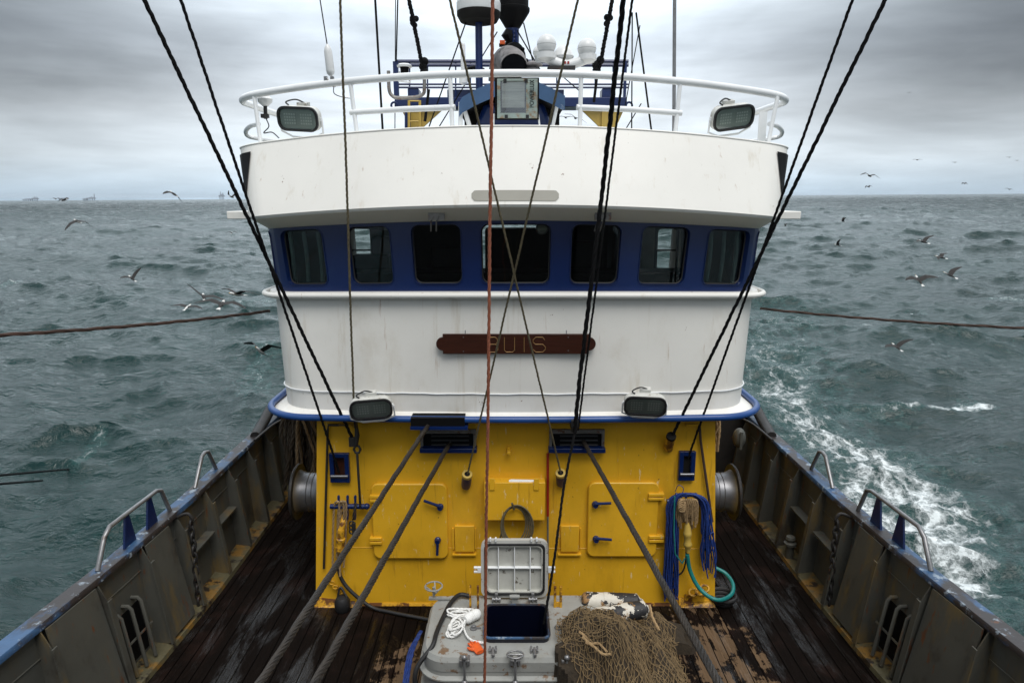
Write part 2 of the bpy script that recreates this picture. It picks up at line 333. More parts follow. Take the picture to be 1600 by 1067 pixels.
        for q in mats: me.materials.append(M[q])
        if len(mats) > 1: me.polygons.foreach_set('material_index', s.m)
        if smooth:
            me.polygons.foreach_set('use_smooth', [True]*len(me.polygons)); me.set_sharp_from_angle(angle=R(angle))
        me.update(); COL.objects.link(o)
        if bevel:
            b = o.modifiers.new('bevel', 'BEVEL'); b.width = bevel; b.segments = seg; b.limit_method = 'ANGLE'; b.angle_limit = R(40); b.harden_normals = False
        return o
def resample(pts, step):
    d = [0]
    for a, b in zip(pts, pts[1:]): d.append(d[-1]+(b-a).length)
    n = max(2, int(d[-1]/step)+1); out = []; j = 0
    for i in range(n):
        t = d[-1]*i/(n-1)
        while j < len(d)-2 and d[j+1] < t: j += 1
        u = (t-d[j])/max(d[j+1]-d[j], 1e-9); out.append(pts[j].lerp(pts[j+1], min(max(u, 0), 1)))
    return out
def spline(ctrl, n=12):       # Catmull-Rom through control points
    c = [Vector(p) for p in ctrl]; c = [c[0]*2-c[1]]+c+[c[-1]*2-c[-2]]; out = []
    for i in range(1, len(c)-2):
        p0, p1, p2, p3 = c[i-1:i+3]
        for k in range(n):
            t = k/n; out.append(.5*((2*p1)+(p2-p0)*t+(2*p0-5*p1+4*p2-p3)*t*t+(3*p1-p0-3*p2+p3)*t**3))
    out.append(c[-2]); return out
def thing(name, label, cat, loc=(0, 0, 0), group=None, kind=None):
    o = bpy.data.objects.new(name, None); COL.objects.link(o); o.location = loc; o.empty_display_size = .1
    o['label'] = label; o['category'] = cat
    if group: o['group'] = group
    if kind: o['kind'] = kind
    return o
def tag(o, label, cat, group=None, kind=None):
    if label: o['label'] = label
    if cat: o['category'] = cat
    if group: o['group'] = group
    if kind: o['kind'] = kind
    return o
def copy_tree(o, parent=None):
    c = o.copy(); COL.objects.link(c)
    if parent is not None: c.parent = parent
    for ch in list(o.children): copy_tree(ch, c)
    return c
def rrect(x0, x1, z0, z1, r, n=6):            # rounded rectangle, counter-clockwise, as (x, z)
    out = []
    for cx, cz, a0 in ((x1-r, z0+r, -90), (x1-r, z1-r, 0), (x0+r, z1-r, 90), (x0+r, z0+r, 180)):
        for i in range(n+1):
            a = R(a0+90*i/n); out.append((cx+r*math.cos(a), cz+r*math.sin(a)))
    return out

# ------------------------------------------------------------------ sea
SEA = -1.9; TILT = .0069
def tile(Nn, L, wind, wdir, kmin, kmax, hs, seed, spread=2):
    rng = np.random.RandomState(seed)
    k1 = np.fft.fftfreq(Nn, 1.0/Nn)*2*np.pi/L; kx, ky = np.meshgrid(k1, k1, indexing='xy'); k = np.hypot(kx, ky); k[0, 0] = 1e-6
    Lw = wind**2/9.81; cosd = (kx*math.cos(wdir)+ky*math.sin(wdir))/k
    ph = np.exp(-1/(k*Lw)**2)/k**4*(np.abs(cosd)**spread*.94+.06); ph[(k < kmin) | (k > kmax)] = 0; ph[0, 0] = 0
    h = (rng.normal(size=k.shape)+1j*rng.normal(size=k.shape))*np.sqrt(ph)
    H = np.fft.ifft2(h).real; sc = (hs/4)/H.std(); H *= sc; h = h*sc
    Dx = np.fft.ifft2(1j*kx/k*h).real; Dy = np.fft.ifft2(1j*ky/k*h).real
    jx = np.fft.ifft2(-kx*kx/k*h).real; jy = np.fft.ifft2(-ky*ky/k*h).real
    return dict(N=Nn, L=L, H=H, Dx=Dx, Dy=Dy, J=jx+jy)
def samp(A, t, x, y):
    n = t['N']; u = (x/t['L']*n) % n; v = (y/t['L']*n) % n
    i = np.floor(u).astype(int) % n; j = np.floor(v).astype(int) % n; fu = u-np.floor(u); fv = v-np.floor(v)
    i2 = (i+1) % n; j2 = (j+1) % n
    return A[j, i]*(1-fu)*(1-fv)+A[j, i2]*fu*(1-fv)+A[j2, i]*(1-fu)*fv+A[j2, i2]*fu*fv
def build_sea():
    a_f = np.linspace(-52, 52, 620); a_b = np.linspace(52, 308, 66)[1:-1]
    ang = np.radians(np.concatenate([a_f, a_b])); na = len(ang)
    rr = [2.5]
    while rr[-1] < 26000:
        r = rr[-1]; rr.append(r*(1.0064 if r < 1500 else (1.015 if r < 4000 else 1.08)))
    rr = np.array(rr); nr = len(rr)
    A, Rr = np.meshgrid(ang, rr); X = (Rr*np.sin(A)).ravel(); Y = (Rr*np.cos(A)).ravel(); Rf = Rr.ravel()
    T = [(tile(512, 150., 7.6, R(-97), .12, 2.5, 1.40, 3, 6), .0, 4000, 9000), (tile(256, 47., 4.4, R(-84), .7, 6., .62, 5, 4), .22, 900, 2600), (tile(256, 13.7, 2.6, R(-112), 3., 28., .16, 9, 2), -.3, 90, 260)]
    Z = np.zeros_like(X); DX = np.zeros_like(X); DY = np.zeros_like(X); J = np.zeros_like(X)
    for t, rot, f0, f1 in T:
        c, s_ = math.cos(rot), math.sin(rot); x = c*X-s_*Y+31.7; y = s_*X+c*Y+17.3
        fade = np.clip((f1-Rf)/(f1-f0), 0, 1)
        Z += samp(t['H'], t, x, y)*fade
        dx = samp(t['Dx'], t, x, y)*fade; dy = samp(t['Dy'], t, x, y)*fade
        DX += (c*dx+s_*dy)*.95; DY += (-s_*dx+c*dy)*.95; J += samp(t['J'], t, x, y)*fade
    # the ship's wash to starboard and small breakers
    foam = np.zeros_like(X); lift = np.zeros_like(X)
    def seg(p, q, w0, w1, s0, s1, hump=0.):
        nonlocal foam, lift
        d = np.array(q)-np.array(p); L2 = (d**2).sum(); t = np.clip(((X-p[0])*d[0]+(Y-p[1])*d[1])/L2, 0, 1)
        dist = np.hypot(X-p[0]-t*d[0], Y-p[1]-t*d[1]); w_ = (w0+(w1-w0)*t)*.88; s_ = (s0+(s1-s0)*t)*.95
        v = s_*np.exp(-(dist/w_)**2*1.2); foam = np.maximum(foam, v); lift += hump*np.exp(-(dist/w_)**2)
    def at(px, py): return tuple(PZ(px, py, SEA)[:2])
    seg(at(1500, 905), at(1440, 800), .9, 1.3, .95, .92, .05); seg(at(1440, 800), at(1340, 715), 1.5, 1.7, .92, .85, .06); seg(at(1330, 760), at(1420, 880), .9, .9, .8, .85)
    seg(at(1340, 715), at(1230, 640), 1.8, 2.0, .80, .68); seg(at(1230, 640), at(1195, 540), 2.2, 3.2, .66, .48); seg(at(1195, 540), at(1230, 490), 3.2, 4, .45, .25)
    seg(at(1400, 648), at(1530, 630), .40, .42, .66, .95, .12); seg(at(1250, 640), at(1400, 650), .9, .6, .45, .60)
    seg(at(1310, 519), at(1345, 517), .8, .8, .8, .8, .12); seg(at(1415, 505), at(1430, 505), .7, .7, .8, .7, .1); seg(at(1560, 472), at(1600, 474), 1.2, 1.2, .6, .7, .1)
    seg(at(1290, 520), at(1220, 500), 1.5, 2.5, .5, .4); seg(at(1500, 1000), at(1600, 860), 1.2, 1.2, .42, .35)
    seg(at(105, 735), at(160, 695), .28, .2, .62, .5); seg(at(400, 545), at(380, 600), .8, 1.0, .45, .40); seg(at(0, 458), at(30, 455), .8, .8, .6, .5)
    seg(at(340, 480), at(420, 470), 2., 3, .38, .42)
    white = np.clip((-J-1.35)*1.4, 0, .8)*np.clip((500-Rf)/400, 0, 1)
    foam = np.maximum(foam, white)
    near = np.clip((np.hypot(X/4.2, (Y-8)/30)-1)*1.5, .25, 1)       # calmer close to the hull plates
    Z = Z*near+lift+foam*1.6*samp(T[2][0]['H'], T[2][0], X*1.7+5, Y*1.7+9); X2 = X+DX*near; Y2 = Y+DY*near
    Zf = SEA+Z+X2*TILT
    me = bpy.data.meshes.new('sea'); nv = len(X)
    me.vertices.add(nv); me.vertices.foreach_set('co', np.stack([X2, Y2, Zf], 1).ravel())
    I, Jx = np.meshgrid(np.arange(nr-1), np.arange(na), indexing='ij'); J2 = (Jx+1) % na
    q = np.stack([I*na+Jx, I*na+J2, (I+1)*na+J2, (I+1)*na+Jx], -1).reshape(-1, 4)[:, ::-1]
    nf = len(q); me.loops.add(nf*4); me.loops.foreach_set('vertex_index', q.ravel()); me.polygons.add(nf)
    me.polygons.foreach_set('loop_start', np.arange(nf)*4); me.polygons.foreach_set('use_smooth', np.ones(nf, bool))
    me.update(calc_edges=True)
    at_ = me.attributes.new('foam', 'FLOAT', 'POINT'); at_.data.foreach_set('value', foam.astype(np.float32))
    o = bpy.data.objects.new('sea', me); COL.objects.link(o); o['kind'] = 'structure'; o['label'] = 'dark teal choppy sea with white wash to starboard'
    m = bpy.data.materials.new('sea_water'); m.use_nodes = True; t = m.node_tree; b = t.nodes['Principled BSDF']
    g = N(t, 'ShaderNodeNewGeometry'); fa = N(t, 'ShaderNodeAttribute', attribute_name='foam')
    cam_d = N(t, 'ShaderNodeVectorMath', operation='LENGTH'); t.links.new(g.outputs['Position'], cam_d.inputs[0])
    def noi(sc, det, st=(1, 1, 1), dis=0., rough=.6):
        mm = N(t, 'ShaderNodeMapping'); mm.inputs['Scale'].default_value = st; t.links.new(g.outputs['Position'], mm.inputs[0])
        n = N(t, 'ShaderNodeTexNoise', i_Scale=sc, i_Detail=det, i_Roughness=rough, i_Distortion=dis); t.links.new(mm.outputs[0], n.inputs['Vector']); return n.outputs[0]
    base = mixc(t, noi(.08, 4.), (.0007, .014, .0145), (.0016, .031, .0285))
    # lacy foam: ridged noise around cells
    v1 = N(t, 'ShaderNodeTexVoronoi', feature='DISTANCE_TO_EDGE', i_Scale=1.9); mm = N(t, 'ShaderNodeMapping'); mm.inputs['Scale'].default_value = (1, .6, 1)
    wv = N(t, 'ShaderNodeTexNoise', i_Scale=1.6, i_Detail=5.0); t.links.new(g.outputs['Position'], wv.inputs['Vector'])
    ad = N(t, 'ShaderNodeVectorMath', operation='MULTIPLY_ADD'); t.links.new(wv.outputs['Color'], ad.inputs[0]); ad.inputs[1].default_value = (1.1, 1.1, 1.1); t.links.new(g.outputs['Position'], ad.inputs[2])
    t.links.new(ad.outputs[0], mm.inputs[0]); t.links.new(mm.outputs[0], v1.inputs['Vector'])
    v2 = N(t, 'ShaderNodeTexVoronoi', feature='DISTANCE_TO_EDGE', i_Scale=5.5); t.links.new(mm.outputs[0], v2.inputs['Vector'])
    lace = math_n(t, 'ADD', math_n(t, 'MULTIPLY', math_n(t, 'MINIMUM', v1.outputs[0], .3), 1.1), math_n(t, 'MULTIPLY', math_n(t, 'MINIMUM', v2.outputs[0], .2), .9))
    thr = math_n(t, 'ADD', math_n(t, 'SUBTRACT', math_n(t, 'MULTIPLY', fa.outputs['Fac'], 1.05), math_n(t, 'MULTIPLY', lace, .95)), math_n(t, 'MULTIPLY', math_n(t, 'SUBTRACT', noi(2.0, 9., rough=.74), .5), 1.75))
    fm = mapr(t, .30, .84, 0, 1, True); t.links.new(thr, fm.inputs[0])
    tint = mapr(t, -.1, .4, 0, .42, True); t.links.new(thr, tint.inputs[0])
    c0 = mixc(t, tint.outputs[0], base, (.03, .10, .095))
    c = mixc(t, fm.outputs[0], c0, (.66, .71, .72)); t.links.new(c, b.inputs['Base Color'])
    rg = math_n(t, 'ADD', .05, math_n(t, 'MULTIPLY', fm.outputs[0], .6)); far = mapr(t, .35, .65, .0, .28, True); t.links.new(noi(.012, 4., (.6, 1.6, 1)), far.inputs[0])
    t.links.new(math_n(t, 'ADD', rg, far.outputs[0]), b.inputs['Roughness']); b.inputs['IOR'].default_value = 1.38
    # ripples: three scales, each fades out with distance, the wide one stays
    fade1 = mapr(t, 10, 90, 1, .0); t.links.new(cam_d.outputs['Value'], fade1.inputs[0])
    fade2 = mapr(t, 60, 700, 1, .15); t.links.new(cam_d.outputs['Value'], fade2.inputs[0])
    h1 = math_n(t, 'MULTIPLY', math_n(t, 'MULTIPLY', noi(6., 5., (1, 1.7, 1), .6, .6), .03), fade1.outputs[0])
    h2 = math_n(t, 'MULTIPLY', math_n(t, 'MULTIPLY', noi(1.4, 5., (1, 2.0, 1), .5, .6), .13), fade2.outputs[0])
    far3 = mapr(t, 150, 700, 0, 1); t.links.new(cam_d.outputs['Value'], far3.inputs[0])
    h3 = math_n(t, 'MULTIPLY', math_n(t, 'MULTIPLY', noi(.16, 6., (1, 1.9, 1), .4, .68), 4.0), far3.outputs[0])
    h = math_n(t, 'ADD', math_n(t, 'ADD', h1, h2), math_n(t, 'ADD', h3, math_n(t, 'MULTIPLY', fm.outputs[0], .05)))
    bn = N(t, 'ShaderNodeBump', i_Strength=1.0, i_Distance=1.0); t.links.new(h, bn.inputs['Height']); t.links.new(bn.outputs[0], b.inputs['Normal'])
    me.materials.append(m)
build_sea()

# ------------------------------------------------------------------ hull, deck
def bx(Y, z):         # inner face of the bulwark, distance from the centre line
    ys = [0, 3, 4.5, 5.6, 7, 9, 12, 16, 21]; xs = [3.95, 3.88, 3.76, 3.66, 3.60, 3.60, 3.66, 3.6, 3.2]
    for i in range(len(ys)-1):
        if Y <= ys[i+1]: t = (Y-ys[i])/(ys[i+1]-ys[i]); break
    else: t = 1; i = len(ys)-2
    return xs[i]+(xs[i+1]-xs[i])*t - .07*(1-z/1.1)
YS = [.2+.4*i for i in range(52)]
m_ = MB()
m_.add([(-4.1, .2, 0), (4.1, .2, 0), (4.1, 20.6, 0), (-4.1, 20.6, 0)], [(0, 1, 2, 3)])
dk = MB()
nyy = len(YS); vv = []
for Y in YS:
    b0 = bx(Y, 0)+.03; vv += [(CX-b0, Y, 0), (CX, Y, 0), (CX+b0, Y, 0)]
dk.add(vv, [(3*i, 3*i+1, 3*i+4, 3*i+3) for i in range(nyy-1)]+[(3*i+1, 3*i+2, 3*i+5, 3*i+4) for i in range(nyy-1)])
o = dk.build('deck', 'wet_planks', smooth=False); o['kind'] = 'structure'; o['label'] = 'dark wet wooden plank deck with bare worn patches'

STIFF = [4.08+.65*k for k in range(14)]
def bulwark(side):
    sd = 'port' if side < 0 else 'starboard'; nm = 'left' if side < 0 else 'right'
    t = thing('bulwark', f'grey-beige steel ship side wall with blue rail top along the {nm} edge of the deck', 'ship bulwark', (CX+side*3.6, 7, 0), 'steel bulwarks along the deck')
    X = lambda Y, z, off=0: CX+side*(bx(Y, z)+off)
    p = MB(); rows = [0, .4, .8, 1.1]; vs = []
    for Y in YS:
        for z in rows: vs.append((X(Y, z), Y, z))
        for z in (1.1, .3, -3.2): vs.append((X(Y, 1.1, .07 if z > 0 else -.35 if z < -3 else .07), Y, z))
    k = 7; fs = [(i*k+j, (i+1)*k+j, (i+1)*k+j+1, i*k+j+1) for i in range(nyy-1) for j in range(k-1)]
    p.add(vs, fs); p.build('plating', 'bulwark_paint', t)
    c = MB(); vs = []
    for Y in YS:
        for dx, z in ((-.055, 1.098), (-.055, 1.135), (-.045, 1.15), (.10, 1.15), (.115, 1.135), (.115, 1.09)): vs.append((X(Y, 1.1, dx), Y, z))
    c.add(vs, [(i*6+j, (i+1)*6+j, (i+1)*6+(j+1) % 6, i*6+(j+1) % 6) for i in range(nyy-1) for j in range(6)]); c.build('cap_rail', 'worn_blue', t)
    wmb = MB(); vs = []
    for Y in YS:
        for dx, z in ((-.20, .004), (-.19, .05), (.0, .075)): vs.append((X(Y, 0, dx), Y, z))
    wmb.add(vs, [(i*3+j, (i+1)*3+j, (i+1)*3+j+1, i*3+j+1) for i in range(nyy-1) for j in range(2)]); wmb.build('waterway', 'waterway', t)
    for Y in STIFF:
        q = MB()
        pf = [(0, .05), (-.19, .07), (-.125, .9), (-.05, 1.09), (0, 1.09)]
        q.prism([(X(Y, z, dx), Y-.006, z) for dx, z in pf], (0, .012, 0))
        fl = [(-.19, .07), (-.125, .9)]
        q.hexa([(X(Y, .07, -.185), Y-.035, .07), (X(Y, .07, -.197), Y-.035, .07), (X(Y, .07, -.197), Y+.035, .07), (X(Y, .07, -.185), Y+.035, .07)],
               [(X(Y, .9, -.12), Y-.03, .95), (X(Y, .9, -.132), Y-.03, .95), (X(Y, .9, -.132), Y+.03, .95), (X(Y, .9, -.12), Y+.03, .95)])
        q.build('stiffener', 'bulwark_paint', t)
    for (y0, y1) in ((STIFF[1]+.04, STIFF[2]-.04), (STIFF[3]+.04, STIFF[3]+.46), (STIFF[0]-.6, STIFF[0]-.04)):   # flush doubling plates
        q = MB(); q.hexa([(X(y0, .09, -.18), y0, .09), (X(y1, .09, -.18), y1, .09), (X(y1, .09, -.165), y1, .09), (X(y0, .09, -.165), y0, .09)],
                         [(X(y0, 1., -.058), y0, 1.088), (X(y1, 1., -.058), y1, 1.088), (X(y1, 1., -.045), y1, 1.088), (X(y0, 1., -.045), y0, 1.088)])
        q.build('cover_plate', 'bulwark_paint', t)
    # horizontal shelf bracket and weld seam in the open bays
    for y0 in (STIFF[5], STIFF[4]):
        q = MB(); q.box((X(y0+.3, .6, -.11), y0+.05, .60), (X(y0+.3, .6), y0+.6, .62)); q.build('shelf_bracket', 'bulwark_paint', t)
    q = MB(); q.tube([(X(Y, .82, -.001), Y, .86) for Y in YS], .006, 6); q.build('weld_seam', 'bulwark_paint', t)
    # freeing-port grille: three bent rods over a dark slot
    y0 = STIFF[2]+.06
    q = MB(); q.hexa([(X(y0, .1, -.004), y0, .1), (X(y0+.5, .1, -.004), y0+.5, .1), (X(y0+.5, .1, .0), y0+.5, .1), (X(y0, .1, 0), y0, .1)],
                     [(X(y0, .62, -.004), y0, .62), (X(y0+.5, .62, -.004), y0+.5, .62), (X(y0+.5, .62, 0), y0+.5, .62), (X(y0, .62, 0), y0, .62)])
    q.build('freeing_port', 'black', t)
    for k2 in range(3):
        y = y0+.08+.15*k2
        q = MB(); q.tube([(X(y, .68, -.0), y, .70), (X(y, .68, -.06), y, .70), (X(y, .66, -.085), y, .67), (X(y, .1, -.13), y, .08)], .018, 8); q.build('port_bar', 'bulwark_paint', t)
    q = MB(); q.tube([(X(y0, .38, -.075), y0, .36), (X(y0+.5, .38, -.075), y0+.5, .36)], .012, 6); q.build('port_crossbar', 'bulwark_paint', t)
    # low transverse bulkhead that closes the side passage
    q = MB(); q.box((CX+side*2.05, 10.1, 0), (CX+side*3.62, 10.16, 1.35)); q.build('passage_bulkhead', 'dark_steel', t)
    # upswept thick rail end by the wheelhouse
    q = MB(); q.tube(spline([(X(9.0, 1.1, -.02), 9.0, 1.15), (X(9.4, 1.1, 0), 9.4, 1.22), (X(9.9, 1.1, -.03), 9.9, 1.36), (X(10.2, 1.1, -.25), 10.2, 1.42), (X(10.3, 1.1, -.7), 10.3, 1.44)]), .075, 10, rs=None)
    q.build('rail_end', 'dark_steel', t)
    q = MB(); q.tube(spline([(X(8.8, 1.1, -.08), 8.8, 1.17), (X(9.3, 1.1, -.15), 9.35, 1.2), (X(9.7, 1.1, -.25), 9.7, 1.2), (X(9.8, 1.1, -.42), 9.8, 1.30)]), .018, 8); q.build('rail_strap', 'dark_steel', t)
    return t
bulwark(-1); bulwark(1)

def rail(side, pts, gussets, label):
    c = Vector(pts[0]); t = thing('guard_rail', label, 'guard rail', c, 'tubular guard rails on the bulwark top')
    q = MB(); q.tube(pts, .022, 10); q.build('tube_frame', 'grey_steel', t)
    for (y, h) in gussets:
        x = CX+side*(bx(y, 1.1)+.03)
        q = MB(); q.prism([(x, y-.10, 1.15), (x, y+.10, 1.15), (x, y+.03, 1.15+h), (x, y-.03, 1.15+h)], (side*.02, 0, 0)); q.build('gusset', 'blue_paint', t)
for side, nm in ((-1, 'left'), (1, 'right')):
    rx = lambda Y: CX+side*(bx(Y, 1.1)+.04)
    zt = 1.46
    pts = [(rx(5.52), 5.52, 1.15), (rx(5.66), 5.66, zt-.06), (rx(5.75), 5.75, zt), (rx(6.52), 6.52, zt), (rx(6.60), 6.60, zt-.03), (rx(6.72), 6.72, 1.15)]
    rail(side, pts, [(6.0, zt-1.16), (6.38, zt-1.16)], f'long steel guard rail with two blue gussets on the {nm} bulwark')
    pts = [(rx(7.28), 7.28, 1.15), (rx(7.52), 7.52, zt-.02), (rx(7.60), 7.60, zt), (rx(7.68), 7.68, zt-.02), (rx(7.85), 7.85, 1.15)]
    rail(side, pts, [], f'small peaked steel guard rail without gussets on the {nm} bulwark')
    # hanging chain
    t = MB(); x = CX+side*(bx(6.72, .8)-.17)
    for k in range(13):
        z = 1.0-.075*k; c = Vector((x-side*.0, 6.68, z)); a = k % 2
        lp = []
        for j in range(14):
            an = 2*math.pi*j/14; u = .028*math.cos(an); v = .056*math.sin(an)
            lp.append(c+Vector((u if a else 0, 0 if a else u, v)))
        t.tube(lp, .013, 6, closed=True)
    t.tube(spline([(x+side*.14, 6.68, 1.09), (x+side*.03, 6.68, 1.13), (x-side*.02, 6.68, 1.07), (x, 6.68, 1.03)], 6), .016, 8)
    tag(t.build('hanging_chain', 'dark_steel'), f'dark rusty chain with hook hanging on the inside of the {nm} bulwark', 'chain', 'chains on the bulwarks')
# small mooring post on the starboard waterway
q = MB(); c = PX(1233, 812, 3.38); q.lathe((3.42, c.y, .05), (0, 0, 1), [(.05, 0), (.05, .16), (.075, .17), (.075, .20), (.045, .215), (.045, .24), (.06, .25), (.05, .28), (.01, .29)], 18)
tag(q.build('mushroom_vent', 'bulwark_paint'), 'small beige mushroom-headed vent in a bay of the right bulwark', 'vent')

# ------------------------------------------------------------------ superstructure outlines
def lv(z, Yf, W, bow, Rr, drop, Yb=10.4): return dict(z=z, Yf=Yf, W=W, bow=bow, R=Rr, drop=drop, Yb=Yb)
def lerp(a, b, t): return {k: a[k]+(b[k]-a[k])*t for k in a}
def opt(L, s):
    sg = 1 if s >= 0 else -1; s = abs(s); W, Rr, bow = L['W'], L['R'], L['bow']; X1 = W-Rr
    for _ in range(6): th = math.atan(2*bow*X1/W**2); X1 = W-Rr+Rr*math.sin(th)
    Y1 = L['Yf']+bow*(X1/W)**2
    if s < .7: x = X1*s/.7; y = L['Yf']+bow*(x/W)**2
    else:
        Cx_, Cy_ = X1-Rr*math.sin(th), Y1+Rr*math.cos(th)
        if s < .85: a = th+(math.pi/2-th)*(s-.7)/.15; x = Cx_+Rr*math.sin(a); y = Cy_-Rr*math.cos(a)
        else: x = Cx_+Rr; y = Cy_+(L['Yb']-Cy_)*(s-.85)/.15
    return Vector((CX+sg*x, y, L['z']-L['drop']*(x/W)**2))
SS = sorted(set([-1+2*i/100 for i in range(101)]+[s*(.7+.15*i/14) for s in (-1, 1) for i in range(15)]))
def loft(levels, ss=SS, cap=False):
    q = MB(); n = len(ss); vs = []
    for L in levels: vs += [opt(L, s) for s in ss]
    q.add(vs, [(i*n+j, i*n+j+1, (i+1)*n+j+1, (i+1)*n+j) for i in range(len(levels)-1) for j in range(n-1)])
    return q
RIM = lv(2.235, 6.48, 2.60, .12, .55, 0); FOOT = lv(2.275, 6.60, 2.44, .14, .45, 0); W1 = lv(2.42, 6.59, 2.45, .16, .45, 0)
WT = lv(3.43, 6.60, 2.53, .34, .42, .05); BEAD = lv(3.47, 6.54, 2.63, .34, .45, .05); B0 = lv(3.50, 6.63, 2.52, .34, .42, .05)
B1 = lv(4.18, 6.63, 2.57, .36, .40, .10); BROW = lv(4.31, 6.30, 2.62, .42, .36, .13); BR2 = lv(4.335, 6.285, 2.64, .42, .36, .13); TOP = lv(5.04, 6.55, 2.80, .46, .42, .16); TOP2 = lv(5.05, 6.58, 2.78, .46, .42, .16)
def spx(L, px, lo=-.84, hi=.84):
    for _ in range(40):
        m = (lo+hi)/2
        if proj(opt(L, m))[0] < px: lo = m
        else: hi = m
    return lo
wh = thing('wheelhouse', 'white ship wheelhouse with a dark blue band of windows and curved front', 'wheelhouse', (CX, 8.4, 2.2))
loft([lv(2.20, 6.50, 2.58, .12, .55, 0), FOOT, W1, WT, lv(3.44, 6.6, 2.53, .34, .42, .05)]).build('front_wall', 'wall_white_shaded', wh, angle=50)
q = MB(); q.tube([opt(RIM, s) for s in SS], .035, 12); q.build('rubbing_rim', 'bright_blue', wh)
q = loft([lv(3.43, 6.56, 2.60, .34, .45, .05), lv(3.50, 6.58, 2.58, .34, .45, .05), B0])
q.tube([opt(BEAD, s) for s in SS], .028, 12); q.build('ledge', 'white_paint', wh)
q = MB(); q.tube([opt(lv(2.47, 6.583, 2.46, .16, .45, 0), s)+Vector((0, 0, .0025*math.sin(s*31)+.0015*math.sin(s*77))) for s in SS], .007, 6); q.build('weld_bead', 'white_metal', wh)
loft([B1, lv(4.19, 6.60, 2.57, .36, .4, .10), BROW]).build('brow_soffit', 'soffit_paint', wh)
q = loft([BROW, BR2, lerp(BR2, TOP, .5), TOP, TOP2, lv(5.03, 6.62, 2.74, .46, .42, .16), lv(4.86, 6.62, 2.70, .46, .42, .14)]); q.tube([opt(TOP, s) for s in SS], .009, 8); q.build('fascia', 'white_paint', wh)
# roof, underside and inside
def slab(L, z):
    q = MB(); pts = [opt(L, s) for s in SS]; pts = [(p.x, p.y, z+(p.z-L['z'])) for p in pts]; n = len(pts)
    mid = [(CX, p[1], z) for p in pts]
    q.add(pts+mid, [(i, i+1, n+i+1, n+i) for i in range(n-1)]); return q
slab(lv(4.9, 6.62, 2.72, .46, .42, .1), 4.90).build('roof_deck', 'white_paint', wh)
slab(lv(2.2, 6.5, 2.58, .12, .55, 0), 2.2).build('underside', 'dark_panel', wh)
slab(lv(3.2, 6.70, 2.5, .34, .4, 0), 3.16).build('cabin_floor', 'interior', wh)
slab(lv(4.2, 6.70, 2.5, .34, .4, 0.06), 4.24).build('cabin_ceiling', 'interior', wh)
# painted recess on the fascia
s0, s1 = spx(BR2, 737), spx(BR2, 873)
def patch(La, Lb, sa, sb, v0, v1, rr, off, nn=5, aspect=1.0):
    out = []
    for (a, v) in rrect(0, 1, 0, 1, .0001, 1) if rr == 0 else rrect(0, aspect, 0, 1, rr, nn):
        s_ = sa+(sb-sa)*(a/aspect if rr else a); L = lerp(La, Lb, v0+(v1-v0)*v); p = opt(L, s_)
        d = opt(L, s_+.01)-opt(L, s_-.01); up_ = opt(Lb, s_)-opt(La, s_); nrm = d.cross(up_).normalized(); out.append(p+nrm*off)
    return out
q = MB(); vs = []; nn = 32
for i in range(nn+1):
    u = i/nn; e = min(u, 1-u)*6.6; k = (1-math.sqrt(max(0, 1-(1-min(e/.35, 1))**2)))*.30; s_ = s0+(s1-s0)*u
    for v in (0+k, 1-k):
        L = lerp(BR2, TOP, .045+.135*v); p = opt(L, s_); vs.append(p+Vector((0, -.005, 0)))
q.add(vs, [(2*i, 2*i+2, 2*i+3, 2*i+1) for i in range(nn)]); q.build('fascia_recess', 'recess_paint', wh)
